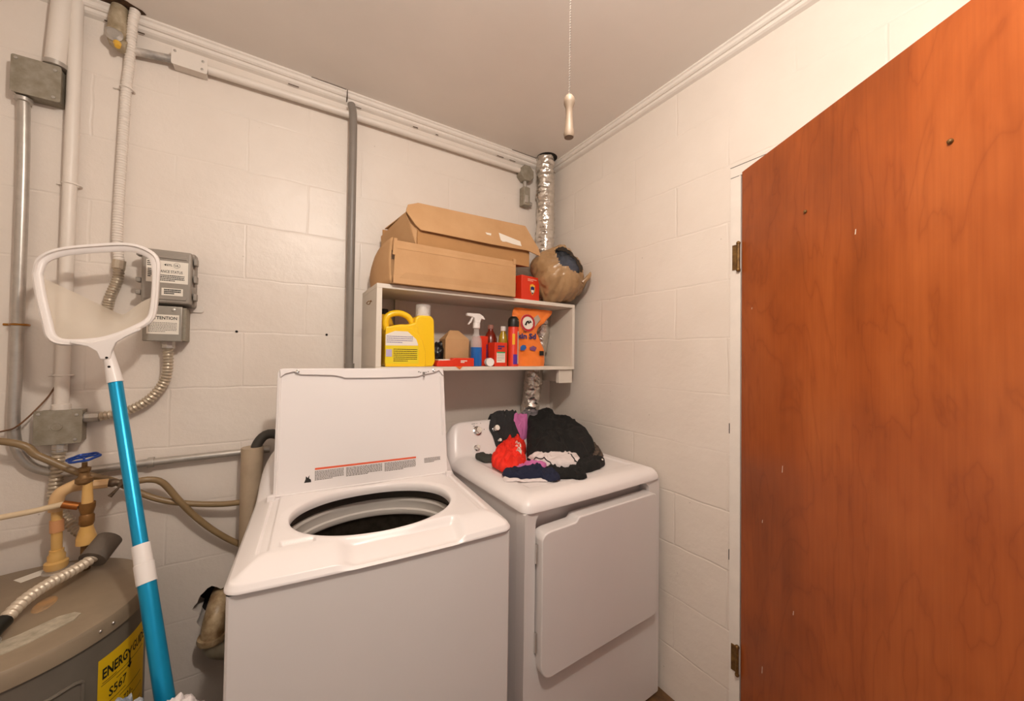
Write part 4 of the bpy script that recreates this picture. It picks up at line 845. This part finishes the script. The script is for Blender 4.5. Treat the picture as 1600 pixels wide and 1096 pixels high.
obj('label_print', lines((jx0+.03,yc-.0515,z0_-.012),XU,ZU,.092,.052,7,fill=.4,seed=41), MW['ink'], lb, two=True)
obj('upper_print', lines((jx0+.004,yc-.0518,Jp(0,526)[1]),XU,ZU,.10,.030,4,fill=.35,seed=42), mat('lilac_print','#7a6aa0',.5), lb, two=True)
obj('barcode_patch', rect((jx0+.002,yc-.0516,z0_-.014),XU,ZU,.022,.028), mat('lilac_patch','#b9aed0',.5), lb, two=True)
# second dark-capped jug behind
t = thing('detergent_jug', 'darker yellow jug with a black cap hidden behind the large yellow jug', 'bottle', (-.965,-.10,BZ))
obj('jug_body', MB().prism([(-1.005,BZ),(-.93,BZ),(-.925,BZ+.16),(-.94,BZ+.20),(-.955,BZ+.215),(-.99,BZ+.215),(-1.005,BZ+.19)], (0,-.07,0),(1,0,0),(0,0,1),(0,-.06,0)), mat('amber_yellow_plastic','#e0a818',.35), t, bevel=.008)
obj('cap', MB().lathe([(.02,0),(.02,.022),(0,.022)], (-.968,-.10,BZ+.2155)), MW['blackp'], t)
# dark plastic bundle between jug and cardboard
m_ = MB(); m_.grid(lambda u,v: Vector((-.735,-.13,BZ+.052))+Vector((math.sin(PI*v)*math.cos(2*PI*u)*.045, math.sin(PI*v)*math.sin(2*PI*u)*.04, -math.cos(PI*v)*.052))*(1+.25*NZ(math.cos(2*PI*u)*math.sin(PI*v),math.sin(2*PI*u),v*3,2.5)), 40, 24, wrapu=True)
m_.v = [Vector((v.x,v.y,max(v.z,BZ))) for v in m_.v]
tag(obj('black_bag_bundle', m_, mat('black_film','#16181a',.25,bump=.6,bscale=50), angle=80), 'crumpled black plastic bundle between the yellow jug and the cardboard carton', 'bag')
# arched cardboard piece
t = thing('cardboard_carton', 'small plain brown carton with a folded peaked top behind the red packet', 'box', (-.665,-.15,BZ))
pk = [(-.722,BZ),(-.608,BZ),(-.608,BZ+.118),(-.618,BZ+.128),(-.645,BZ+.158),(-.655,BZ+.163),(-.680,BZ+.163),(-.688,BZ+.158),(-.715,BZ+.128),(-.722,BZ+.118)]
obj('carton_body', MB().prism(pk[:3]+pk[-1:], (0,-.11,0),(1,0,0),(0,0,1),(0,-.075,0)), MW['cardboard'], t, bevel=.002)
m_ = MB(); m_.add([(-.722,-.185,BZ+.118),(-.608,-.185,BZ+.118),(-.645,-.150,BZ+.160),(-.688,-.150,BZ+.160),(-.722,-.11,BZ+.118),(-.608,-.11,BZ+.118)], [[0,1,2,3],[1,5,2],[4,0,3],[5,4,3,2],[0,4,5,1]])
obj('folded_top', m_, MW['cardboard'], t, two=True)
# flat red packet
t = thing('red_packet', 'flattened torn red packet lying at the shelf edge in front of the brown carton', 'packet', (-.70,-.25,BZ))
obj('packet_body', MB().prism([(-.792,0),(-.625,0),(-.625,.036),(-.715,.036),(-.727,.028),(-.785,.025),(-.792,.012)], (0,-.228,BZ),(1,0,0),(0,0,1),(0,-.045,0)), MW['red'], t, bevel=.003)
obj('white_flap', MB().box((-.785,-.272,BZ+.0255),(-.735,-.23,BZ+.030)), MW['paper'], t)
obj('packet_print', lines((-.688,-.2735,BZ+.026),XU,ZU,.03,.012,2,fill=.7,seed=51), MW['paper'], t, two=True)
obj('torn_tab', MB().add([(-.715,-.287,BZ),(-.685,-.287,BZ),(-.698,-.2875,BZ-.012),(-.715,-.27,BZ+.001),(-.685,-.27,BZ+.001)],[[0,1,2],[0,1,4,3]]), mat('orange_tab','#e07030',.5), t, two=True)
# blue spray bottle
t = thing('spray_bottle', 'clear spray bottle half full of blue liquid with a white trigger', 'bottle', (-.594,-.225,BZ))
sx, sy = -.592, -.225
obj('bottle_body', MB().lathe([(.0255,.084),(.026,.095),(.024,.115),(.013,.145),(.012,.172),(0,.172)], (sx,sy,BZ), seg=28), MW['clear'], t)
obj('blue_liquid', MB().lathe([(0,.001),(.024,.001),(.026,.006),(.026,.084),(0,.084)], (sx,sy,BZ), seg=28), MW['blueliq'], t)
obj('collar', MB().lathe([(.0145,.168),(.0165,.17),(.0165,.192),(.0145,.194),(0,.194)], (sx,sy,BZ), seg=20), MW['white'], t)
hp = [(-.050,.222),(-.050,.234),(.012,.235),(.030,.225),(.040,.212),(.036,.208),(.020,.212),(.014,.192),(-.012,.192),(-.014,.214),(-.024,.218),(-.036,.220)]
obj('trigger_head', MB().prism(hp, (sx,sy+.009,BZ),(1,0,0),(0,0,1),(0,-.018,0)), MW['white'], t, bevel=.003)
obj('trigger', MB().prism([(-.024,.218),(-.016,.218),(-.026,.196),(-.040,.182),(-.044,.186),(-.034,.198)], (sx,sy+.005,BZ),(1,0,0),(0,0,1),(0,-.010,0)), MW['white'], t, bevel=.002)
# small clear bottle edge
tag(obj('clear_bottle', MB().lathe([(0,0),(.022,0),(.022,.08),(.01,.11),(.01,.13),(0,.13)], (-.542,-.12,BZ), seg=24), MW['clear']), 'small empty clear bottle just behind the blue spray bottle','bottle')
# white roll
t = thing('tape_roll', 'small white roll standing on edge at the shelf front beside the spray bottle', 'roll', (-.545,-.245,BZ))
obj('roll', MB().lathe([(.006,0),(.0185,0),(.0185,.03),(.006,.03),(.006,0)], (-.541,-.265,BZ+.0186), (.15,1,0), seg=30), MW['white'], t)
obj('roll_core', MB().lathe([(.0,.002),(.006,.002)], (-.541,-.265,BZ+.0186), (.15,1,0), seg=20), mat('tan_core','#b59a7c',.7), t, two=True)
# cartons
t, w_, d_, h_ = carton('red_box', 'tall narrow red carton with blue lettering behind the dark red bottle front', -.562,-.522,-.20,-.13,BZ,BZ+.138, MW['red'], math.radians(8))
q = lines((.010,-d_-.0002,.03),ZU,-XU,.070,.020,2,fill=.7,seed=71); obj('carton_print', MB().add(q.v,q.f), MW['navyprint'], t, local=True, two=True)
t, w_, d_, h_ = carton('red_box', 'low red carton with blue print and a white table label, right of the white roll', -.520,-.452,-.262,-.205,BZ,BZ+.108, MW['red'], math.radians(3))
q = lines((-.018,-d_-.0002,h_-.014),XU,ZU,.036,.020,2,fill=.75,seed=72); obj('carton_print', MB().add(q.v,q.f), MW['navyprint'], t, local=True, two=True)
obj('table_label', rect((-.024,-d_,.062),XU,ZU,.046,.045), MW['paper'], t, local=True, two=True)
obj('green_strip', rect((-.022,-d_-.0002,.066),XU,ZU,.044,.006), mat('green_print','#2fa05a',.5), t, local=True, two=True)
q = lines((-.020,-d_-.0003,.057),XU,ZU,.038,.036,5,fill=.25,seed=61); obj('table_print', q, MW['greyink'], t, local=True, two=True)
t = thing('red_bottle', 'dark red bottle standing behind the low red carton', 'bottle', (-.46,-.12,BZ))
obj('bottle_body', MB().lathe([(0,0),(.030,0),(.032,.01),(.032,.13),(.022,.155),(.012,.17),(.012,.18),(0,.18)], (-.465,-.125,BZ), seg=28), MW['redliq'], t)
obj('cap', MB().lathe([(.014,0),(.014,.02),(0,.02)], (-.465,-.125,BZ+.178)), mat('pink_cap','#b07a6c',.4), t)
t = thing('oil_bottle', 'amber oil bottle with a white cap beside the aerosol can', 'bottle', (-.43,-.2,BZ))
obj('bottle_body', MB().lathe([(0,0),(.021,0),(.023,.006),(.023,.115),(.020,.14),(.011,.158),(.011,.168),(0,.168)], (-.438,-.20,BZ), seg=28), MW['amber'], t)
obj('cap', MB().lathe([(.012,0),(.013,.001),(.013,.022),(0,.022)], (-.438,-.20,BZ+.165)), MW['white'], t)
t = thing('aerosol_can', 'red aerosol can with a black domed cap and purple band', 'can', (-.41,-.25,BZ)); ax_, ay_ = -.414, -.252
obj('can_body', MB().lathe([(0,0),(.0255,0),(.0255,.003),(.025,.005),(.025,.178),(.022,.186),(0,.186)], (ax_,ay_,BZ), seg=32), MW['red'], t)
obj('cap', MB().lathe([(.0265,0),(.0265,.022),(.024,.036),(.016,.046),(.012,.048),(0,.048)], (ax_,ay_,BZ+.184), seg=32), MW['blackp'], t)
pt = MB(); pt.grid(lambda u,v: Vector((ax_+.0253*math.cos(-2.1+1.1*u), ay_+.0253*math.sin(-2.1+1.1*u), BZ+.01+.045*v)), 12, 2); obj('purple_band', pt, MW['purple'], t, two=True)
pt = MB(); pt.grid(lambda u,v: Vector((ax_+.0253*math.cos(-2.3+.5*u), ay_+.0253*math.sin(-2.3+.5*u), BZ+.10+.05*v)), 8, 2); obj('yellow_patch', pt, mat('yellow_print','#f0b020',.5), t, two=True)
pt = MB(); pt.grid(lambda u,v: Vector((ax_+.0254*math.cos(-1.25+.6*u), ay_+.0254*math.sin(-1.25+.6*u), BZ+.012+.15*v)), 8, 2); obj('text_panel', pt, mat('pale_can_panel','#cbb9a8',.5), t, two=True)
# orange pouch
t = thing('detergent_pouch', 'big orange laundry detergent pouch with a round red and white emblem, top folded over', 'pouch', (-.30,-.22,BZ))
pc_ = Vector((-.305,-.212,BZ)); xl = -.392
prf = [(0,-.392,-.210),(.02,-.395,-.206),(.08,-.392,-.212),(.13,-.392,-.240),(.165,-.396,-.258),(.185,-.398,-.252),(.225,-.400,-.205),(.265,-.402,-.165),(.280,-.392,-.160)]
def pouch(u, v):
    z_ = v*.280; 
    for a, b in zip(prf, prf[1:]):
        if a[0] <= z_ <= b[0]+1e-9: k = (z_-a[0])/(b[0]-a[0]); l, r = a[1]+(b[1]-a[1])*k, a[2]+(b[2]-a[2])*k; break
    th = 2*PI*u; c, s_ = math.cos(th), math.sin(th); dep = .034*(1-v)**.6*(1-.3*v)+.005; cy_ = pc_.y-.012*v
    x = (l+r)/2+(r-l)/2*math.copysign(abs(c)**.75, c); y = cy_+dep*s_; y += .006*NZ(x,z_,0,35)*(.3+v)
    return Vector((x, y, BZ+z_))
m_ = MB(); m_.grid(pouch, 72, 60, wrapu=True); nb = len(m_.v); m_.f.append(list(range(72))[::-1]); m_.f.append([59*72+i for i in range(72)]); m_.mi += [0,0]
obj('pouch_film', m_, MW['orange'], t, angle=75)
def pfront(x, z_): 
    v = z_/.28; return Vector((x, pc_.y-.012*v-(.034*(1-v)**.6*(1-.3*v)+.005)-.0035, BZ+z_))
def pd(cx, cz, r0, r1, n=36, a0=0, a1=2*PI, sx=1):
    m = MB(); vs = []
    for k in range(n+1): a = a0+(a1-a0)*k/n; vs += [pfront(cx+r0*sx*math.cos(a), cz+r0*math.sin(a)), pfront(cx+r1*sx*math.cos(a), cz+r1*math.sin(a))]
    m.add([v-Vector((0,.0012,0)) for v in vs], [[2*k,2*k+2,2*k+3,2*k+1] for k in range(n)]); return m
ex_, ez_ = -.326,.208
obj('emblem_disc', pd(ex_,ez_,.042,0), MW['paper'], t, two=True); 
m_ = pd(ex_,ez_,.0415,.031); m_.v = [v-Vector((0,.001,0)) for v in m_.v]; obj('emblem_ring', m_, mat('crimson_print','#b81f28',.5), t, two=True)
m_ = MB(); 
for P in ([(-.020,-.010),(-.008,.008),(.004,.012),(.010,.002),(.004,-.002),(-.002,.003),(-.010,-.014)], [(.0,.0),(.018,.010),(.020,.006),(.003,-.006)], [(.012,.014),(.022,.004),(.018,.000),(.008,.010)]):
    m_.add([pfront(ex_+a,ez_+b)-Vector((0,.0022,0)) for a,b in P], [list(range(len(P)))])
obj('emblem_arm', m_, MW['ink'], t, two=True)
m_ = MB()
def ptext(s, size, x, z_, wd, bold): 
    q = text(s, size, (0,0,0), XU, ZU, bold, wd, 0); return MB().add([pfront(x+p.x, z_+p.z)-Vector((0,.002,0)) for p in q.v], q.f)
obj('pouch_lettering', ptext('kin Sd', .036, -.385, .132, .105, .0014), MW['navyprint'], t, two=True)
obj('small_lettering', ptext('n/', .018, -.352, .160, .018, .0004), MW['ink'], t, two=True)
obj('blue_picture', MB().add([pfront(-.372+a,.075+b)-Vector((0,.002,0)) for a,b in [(0,0),(.022,.0),(.034,.012),(.030,.024),(.014,.026),(.0,.018)]],[list(range(6))]), mat('blue_print','#1f5fa8',.5), t, two=True)
obj('purple_picture', MB().add([pfront(-.318+a,.078+b)-Vector((0,.002,0)) for a,b in [(0,0),(.03,-.006),(.04,.012),(.02,.020),(.0,.012)]],[list(range(5))]), mat('mauve_print','#7a4a78',.5), t, two=True)
obj('small_panel', MB().add([pfront(-.262+a,.052+b)-Vector((0,.002,0)) for a,b in [(0,0),(.026,0),(.026,.022),(0,.022)]],[[0,1,2,3]]), MW['ink'], t, two=True)
obj('grey_scuff', MB().add([pfront(-.300+a,.200+b)-Vector((0,.0022,0)) for a,b in [(0,0),(.015,-.008),(.05,.030),(.035,.052),(.01,.035)]],[list(range(5))]), mat('grey_print','#b0a090',.4), t, two=True)

# ============================================================ laundry on the dryer
def base_z(x, y): lx, ly = w2d(x, y); lx = max(-.33, min(.33, lx)); ly = max(.004, min(.645, ly)); return DZ(lx, ly)
def crease(x, y, s_, seed, ang=0, st=2.2):
    """sharp-crested folds running along direction ang"""
    c, d_ = math.cos(ang), math.sin(ang); u, v = c*x+d_*y, -d_*x+c*y
    wu = u+.020*NZ(x,y,seed+5,14); wv = v+.020*NZ(x,y,seed+9,14)
    a = 1-2.6*abs(NZ(wu*s_, wv*s_*st, seed)); b = 1-2.6*abs(NZ(wu*s_*2.1+7, wv*s_*2.1*st, seed+3)); c2 = NZ(x*s_*4.5, y*s_*4.5, seed)
    return .62*a+.28*b+.10*c2
def garment(name, label, cat, c, outline, h, m, fs=16, amp=.010, ang=0, st=1.6, seed=0, nr=26, edge=6, zf=None, jit=.004, lift=0, tag_parts=None):
    P = [Vector((a,b,0)) for a,b in outline]; P = spline(P+[P[0]], .0045)[:-1]; n = len(P); C_ = Vector((c[0],c[1],0)); vs = []
    P = [p+(p-C_).normalized()*jit*(NZ(p.x,p.y,seed,40)+.3*NZ(p.x,p.y,seed,90)) for p in P]
    for j in range(nr+1):
        t_ = (j/nr)**.8
        for p in P:
            q = C_.lerp(p, t_); bz = base_z(q.x,q.y); e = (1-t_**edge)**.5 if t_ < 1 else 0
            top_ = zf(q.x,q.y) if zf else bz+lift+h; wr = amp*crease(q.x,q.y,fs,seed,ang,st)
            z_ = bz+.002+(top_-bz+wr)*(.22*(1 if t_<1 else .5)+.78*e)
            vs.append(Vector((q.x+.3*wr*t_, q.y+.2*wr*t_, max(z_, bz+.0025))))
    mb = MB(); mb.add(vs, [[j*n+i, j*n+(i+1)%n, (j+1)*n+(i+1)%n, (j+1)*n+i] for j in range(nr) for i in range(n)])
    k = len(mb.v); top2 = mb.v[nr*n:(nr+1)*n]; mb.v += [Vector((C_.x+(v.x-C_.x)*.93, C_.y+(v.y-C_.y)*.93, min(v.z-.001, base_z(v.x,v.y)+.0015))) for v in top2]
    for i in range(n): mb.f.append([nr*n+i, nr*n+(i+1)%n, k+(i+1)%n, k+i]); mb.mi.append(0)
    mb.f.append([k+i for i in range(n)][::-1]); mb.mi.append(0)
    return tag(obj(name, mb, m, angle=80), label, cat, 'laundry heap on the dryer')
bzf = lambda x, y: 1.035+.160*(x+.25)+.195*(y+.14)-.02*sm(.0,.12,x+.13)
blk = garment('black_shirt', 'folded black shirt with a lace edge, largest piece of the laundry on the dryer', 'clothing', (-.25,-.37),
  [(-.25,-.135),(-.16,-.115),(-.085,-.15),(-.065,-.24),(-.075,-.36),(-.115,-.47),(-.18,-.55),(-.25,-.595),(-.32,-.60),(-.40,-.545),(-.478,-.482),(-.45,-.43),(-.37,-.31),(-.30,-.205)], .07, MW['black_cloth'], fs=7, amp=.028, ang=1.1, st=2.2, seed=2.3, edge=9, zf=bzf, jit=.003, nr=34)
lc = MB(); lp = spline([Vector((a,b,0)) for a,b in [(-.265,-.610),(-.21,-.590),(-.165,-.553),(-.122,-.495),(-.098,-.44),(-.072,-.37),(-.060,-.30)]], .005); vs = []
for i, p in enumerate(lp):
    nrm = Vector((.75,-.66,0)); z_ = min(bzf(p.x,p.y)-.012, base_z(p.x,p.y)+.05); sc = .5+.5*math.sin(i*.62)
    vs += [p-nrm*.012+ZU*z_, p+nrm*(.004+.004*sc)+ZU*(z_-.006+.003*sc), p+nrm*(.010+.010*sc)+ZU*(z_-.022), p+nrm*(.012+.012*sc)+ZU*(z_-.034)]
lc.add(vs, [[i*4+k, (i+1)*4+k, (i+1)*4+k+1, i*4+k+1] for i in range(len(lp)-1) for k in range(3)])
obj('lace_trim', lc, MW['black_lace'], blk, two=True, solid=.0015)['label'] = 'scalloped black lace trim'
rd = garment('red_shirt', 'bright red cloth with white lettering bunched left of the black shirt', 'clothing', (-.52,-.42),
  [(-.632,-.458),(-.600,-.395),(-.565,-.335),(-.505,-.270),(-.425,-.215),(-.350,-.215),(-.345,-.27),(-.425,-.375),(-.470,-.440),(-.50,-.50),(-.555,-.545),(-.600,-.575),(-.625,-.53)], .045, MW['red_cloth'], fs=17, amp=.026, ang=.5, st=1.7, seed=5.1, edge=4, jit=.010)
m_ = MB()
for P in ([(-.475,-.425),(-.448,-.385),(-.432,-.395),(-.462,-.440)], [(-.505,-.470),(-.484,-.440),(-.470,-.452),(-.492,-.488)]):
    m_.add([(a,b,base_z(a,b)+.066) for a,b in P], [[0,1,2,3]])
garment('charcoal_leggings', 'charcoal garment crumpled over the dryer control knobs', 'clothing', (-.41,-.185),
  [(-.488,-.150),(-.495,-.20),(-.480,-.235),(-.450,-.228),(-.430,-.215),(-.395,-.24),(-.355,-.225),(-.330,-.18),(-.315,-.13),(-.345,-.105),(-.372,-.118),(-.39,-.130),(-.42,-.112),(-.462,-.108)], .022, MW['grey_cloth'], fs=22, amp=.024, ang=.4, seed=8.2, edge=4, jit=.014)
garment('pink_top', 'pink garment showing between the charcoal and black clothes', 'clothing', (-.34,-.20),
  [(-.372,-.180),(-.355,-.205),(-.32,-.215),(-.285,-.195),(-.275,-.165),(-.300,-.150),(-.335,-.155),(-.362,-.175)], .026, MW['pink_cloth'], fs=26, amp=.024, ang=.9, seed=3.2, edge=4, jit=.010)
garment('navy_shorts', 'navy cloth with white edging at the front of the laundry heap', 'clothing', (-.55,-.60),
  [(-.630,-.540),(-.59,-.545),(-.535,-.545),(-.475,-.555),(-.462,-.61),(-.470,-.668),(-.495,-.695),(-.515,-.692),(-.543,-.652),(-.578,-.636),(-.612,-.622),(-.645,-.604),(-.648,-.57)], .024, MW['navy_cloth'], fs=18, amp=.018, ang=.2, seed=1.2, edge=4, jit=.008)
garment('white_hem', 'white hem peeking out under the navy cloth', 'clothing', (-.59,-.615), [(-.655,-.575),(-.660,-.612),(-.618,-.634),(-.580,-.645),(-.550,-.660),(-.530,-.672),(-.52,-.655),(-.56,-.60)], .007, MW['white_cloth'], fs=20, amp=.002, seed=4.4, nr=8)
garment('lilac_top', 'lilac strip of cloth between the red and navy pieces', 'clothing', (-.53,-.555), [(-.612,-.572),(-.585,-.590),(-.53,-.588),(-.470,-.585),(-.45,-.555),(-.49,-.525),(-.55,-.53)], .030, MW['pink_cloth'], fs=24, amp=.014, seed=7.4, nr=14)
wk = garment('white_knit', 'white cloth with black seams lying under the black shirt front', 'clothing', (-.38,-.55),
  [(-.472,-.455),(-.470,-.525),(-.452,-.575),(-.420,-.618),(-.370,-.640),(-.322,-.630),(-.290,-.60),(-.28,-.55),(-.33,-.49),(-.40,-.45)], .042, MW['white_cloth'], fs=13, amp=.014, ang=.7, seed=6.6, edge=6)
for pts in ([(-.470,-.492),(-.455,-.530),(-.447,-.560),(-.440,-.592)], [(-.335,-.572),(-.352,-.605),(-.362,-.640)], [(-.315,-.622),(-.338,-.628),(-.366,-.628)]):
    q = spline([Vector((a,b,0)) for a,b in pts], .004)
    def wkz(p): 
        best = min(wk.data.vertices, key=lambda v: (v.co.x-p.x)**2+(v.co.y-p.y)**2-.00002*v.co.z); return best.co.z
    obj('seam', MB().tube([Vector((p.x,p.y,wkz(p)+.001)) for p in q], .0024, 6, smooth=False), MW['black_cloth'], wk)
def surf(o, x, y):
    return min(o.data.vertices, key=lambda v: (v.co.x-x)**2+(v.co.y-y)**2-.00002*v.co.z).co.z
m_ = MB()
for (a0_, b0_), (a1_, b1_) in (((-.470,-.415),(-.425,-.345)), ((-.512,-.478),(-.482,-.440))):
    n_ = 8
    for i in range(n_):
        for jx in range(4):
            if (i*3+jx*5+int(a0_*1000)) % 4 == 0 and jx in (1,2): continue
            pa = Vector((a0_+(a1_-a0_)*i/n_, b0_+(b1_-b0_)*i/n_, 0)); pb = Vector((a0_+(a1_-a0_)*(i+1)/n_, b0_+(b1_-b0_)*(i+1)/n_, 0)); o_ = Vector((-.84,.54,0))*.006
            qd = [pa+o_*jx, pb+o_*jx, pb+o_*(jx+1), pa+o_*(jx+1)]; m_.add([Vector((p.x,p.y,surf(rd,p.x,p.y)+.0018)) for p in qd], [[0,1,2,3]])
obj('white_lettering', m_, MW['paper'], rd, two=True)
garment('black_sock', 'black sock-like piece at the front right of the heap', 'clothing', (-.43,-.655),
  [(-.492,-.590),(-.46,-.59),(-.44,-.63),(-.40,-.645),(-.350,-.640),(-.345,-.665),(-.380,-.690),(-.395,-.728),(-.430,-.728),(-.445,-.700),(-.465,-.685),(-.488,-.662),(-.500,-.625)], .022, MW['black_cloth'], fs=22, amp=.018, seed=9.1, edge=5, jit=.005)
sk2 = garment('black_sock', 'rolled black sock with a small pale mark at the far right of the heap', 'clothing', (-.28,-.62),
  [(-.37,-.635),(-.385,-.665),(-.345,-.672),(-.30,-.668),(-.25,-.655),(-.205,-.632),(-.180,-.60),(-.190,-.565),(-.23,-.55),(-.29,-.585)], .034, MW['black_cloth'], fs=16, amp=.016, ang=.5, seed=12.1, edge=5)
obj('pale_mark', MB().lathe([(0,.001),(.004,.001),(.004,0)], (-.232,-.645,surf(sk2,-.232,-.640)), (0,-.6,.8), seg=12), MW['paper'], sk2)
garment('olive_sock', 'dark olive sock trailing onto the deck at the left of the heap', 'clothing', (-.580,-.30),
  [(-.612,-.268),(-.590,-.268),(-.570,-.285),(-.550,-.32),(-.525,-.34),(-.555,-.385),(-.585,-.372),(-.615,-.360),(-.620,-.30)], .014, MW['green_cloth'], fs=20, amp=.008, seed=14.1, edge=5)
garment('grey_mesh_top', 'grey mesh garment at the back of the heap against the console', 'clothing', (-.245,-.125),
  [(-.30,-.135),(-.285,-.175),(-.23,-.18),(-.17,-.14),(-.155,-.105),(-.19,-.092),(-.225,-.105),(-.265,-.098)], .022, mat('grey_mesh','#4a484c',.9,col2='#8c8488',vscale=50), fs=28, amp=.014, seed=16.1, edge=5, jit=.006)

# ============================================================ pool skimmer leaning in the corner
t = thing('pool_skimmer', 'white pool skimmer net on a teal telescopic pole leaning against the back wall', 'pool net', (-1.48,-.66,.12))
Ptop, Pbot = Vector((-1.7298,-0.2250,1.2581)), Vector((-1.5463,-0.5514,0.5435)); pd_ = (Pbot-Ptop); Pend = Ptop+pd_*1.5
def plane_y(z): return -.165-(1.66-z)*.17
fx = [(-1.893,1.544),(-1.886,1.584),(-1.854,1.612),(-1.793,1.633),(-1.722,1.649),(-1.680,1.637),(-1.663,1.612),(-1.659,1.557),(-1.659,1.467),(-1.668,1.431),(-1.698,1.404),(-1.734,1.381),(-1.774,1.366),(-1.830,1.361),(-1.854,1.376),(-1.865,1.415),(-1.881,1.481)]
fpts = [Vector((a,plane_y(b),b)) for a,b in fx]; loop = spline(fpts+[fpts[0]], .006)
fm = MB(); nl = len(loop)-1; cen = sum(loop[:-1], Vector())/nl; vs = []
for i in range(nl):
    p = loop[i]; tg = (loop[(i+1)%nl]-loop[i-1]).normalized(); nn = Vector((0,-1,-.16)).normalized(); out = tg.cross(nn).normalized()
    if out.dot(p-cen) < 0: out = -out
    wd = .0085+.004*max(0,min(1,(p.z-1.56)/.08))
    vs += [p+out*wd*a+nn*b for a, b in ((-1,0),(-1,.006),(-.55,.010),(.2,.010),(.45,.016),(1,.012),(1,0),(.3,-.004))]
fm.add(vs, [[i*8+k, i*8+(k+1)%8, ((i+1)%nl)*8+(k+1)%8, ((i+1)%nl)*8+k] for i in range(nl) for k in range(8)])
obj('net_frame', fm, MW['white'], t, angle=50)
yk = Ptop+(-pd_)*.10
sk = MB(); nn = Vector((0,-1,-.16)).normalized()
yo = [(-1.816,1.359),(-1.783,1.351),(-1.766,1.338),(-1.759,1.316),(-1.738,1.316),(-1.736,1.340),(-1.728,1.364),(-1.706,1.383),(-1.679,1.401),(-1.679,1.408),(-1.712,1.393),(-1.734,1.379),(-1.774,1.364),(-1.816,1.366)]
sk.prism(yo, (0,plane_y(1.37)-.006,0),(1,0,0),(0,0,1),nn*.014)
obj('yoke', sk, MW['white'], t, bevel=.003)
obj('socket', MB().tube([(-1.748,-.219,1.338), Vector((-1.7395,-.221,1.300)), Ptop+pd_*.012], lambda u: .0120+.0055*u, 20, step=.01), MW['white'], t)
for k in (-.07,-.043,-.014):
    p = Vector((-1.748,-.219,1.338)).lerp(Ptop, 1+k/.085) + Vector((0,0,.0)); nn_ = Vector((0,-1,-.3)).normalized(); obj('snap_hole', MB().lathe([(0,.0),(.0032,.0),(.003,.001)], p+nn_*.0160, nn_, seg=10), MW['dark'], t)
obj('upper_pole', MB().tube([Ptop+pd_*.01, Ptop+pd_*.60], .0148, 24, smooth=False), MW['teal'], t)
obj('pole_collar', MB().tube([Ptop+pd_*.575, Ptop+pd_*.577, Ptop+pd_*.632, Ptop+pd_*.634, Ptop+pd_*.64, Ptop+pd_*.642, Ptop+pd_*.692], lambda u: .0180 if u < .5 else .0195, 24, smooth=False), MW['white'], t)
obj('lower_pole', MB().tube([Ptop+pd_*.69, Pend], .0178, 24, smooth=False), MW['teal'], t)
# net bag: hangs from the lower rim, V-shaped free edge at the top
nb = MB()
edge = [(-1.885,1.533),(-1.859,1.519),(-1.812,1.491),(-1.764,1.463),(-1.731,1.446),(-1.712,1.463),(-1.689,1.486),(-1.666,1.502)]
low = [(-1.883,1.491),(-1.868,1.425),(-1.854,1.379),(-1.811,1.366),(-1.764,1.372),(-1.717,1.389),(-1.679,1.420),(-1.664,1.472)]
ep = spline([Vector((a,plane_y(b),b)) for a,b in edge], .01); lp_ = spline([Vector((a,plane_y(b),b)) for a,b in low], .01)
def samp(L, u): k = u*(len(L)-1); i = min(int(k), len(L)-2); return L[i].lerp(L[i+1], k-i)
def nf(u, v):
    p = samp(ep,u).lerp(samp(lp_,u), v); s_ = math.sin(PI*v**.8)*math.sin(PI*u)
    p.y += .045*math.sin(PI*(v*.75+.22))*math.sin(PI*u)+.010*NZ(p.x,p.z,0,14)*math.sin(PI*u); return p
nb.grid(nf, 50, 24)
obj('net_bag', nb, net_mat(), t, two=True, angle=80)

# ============================================================ bin of cloths between heater and washer
t = thing('waste_bin', 'plastic bin on the floor between the water heater and the washing machine', 'bin', (-1.555,-.63,0))
bx, by_ = -1.562, -.625
obj('bin_body', MB().lathe([(0,0),(.075,0),(.100,.47),(.106,.475),(.106,.482),(.098,.482),(.072,.006),(0,.006)], (bx,by_,0), seg=48), MW['white'], t)
def crumple(c, r, sc, seed, sz=1, n=(56,36)):
    m = MB(); c = Vector(c)
    def f(u, v):
        th, ph = 2*PI*u, PI*v; d_ = Vector((math.sin(ph)*math.cos(th), math.sin(ph)*math.sin(th), -math.cos(ph)))
        k = 1+.55*(abs(NZ(d_.x+seed,d_.y,d_.z,sc))-.15)+.20*NZ(d_.x,d_.y+seed,d_.z,sc*2.6); return c+Vector((d_.x*r[0],d_.y*r[1],d_.z*r[2]))*k
    return m.grid(f, n[0], n[1], wrapu=True)
tag(obj('blue_rag', crumple((-1.600,-.62,.530),(.045,.05,.060),2.4,3), MW['blue_cloth'], angle=80), 'frayed blue and white rag poking up at the foot of the teal pole','cloth')
tag(obj('white_rag', crumple((-1.515,-.655,.530),(.050,.045,.058),2.0,9), MW['white_cloth'], angle=80), 'crumpled white rag beside the blue rag, next to the washing machine','cloth')
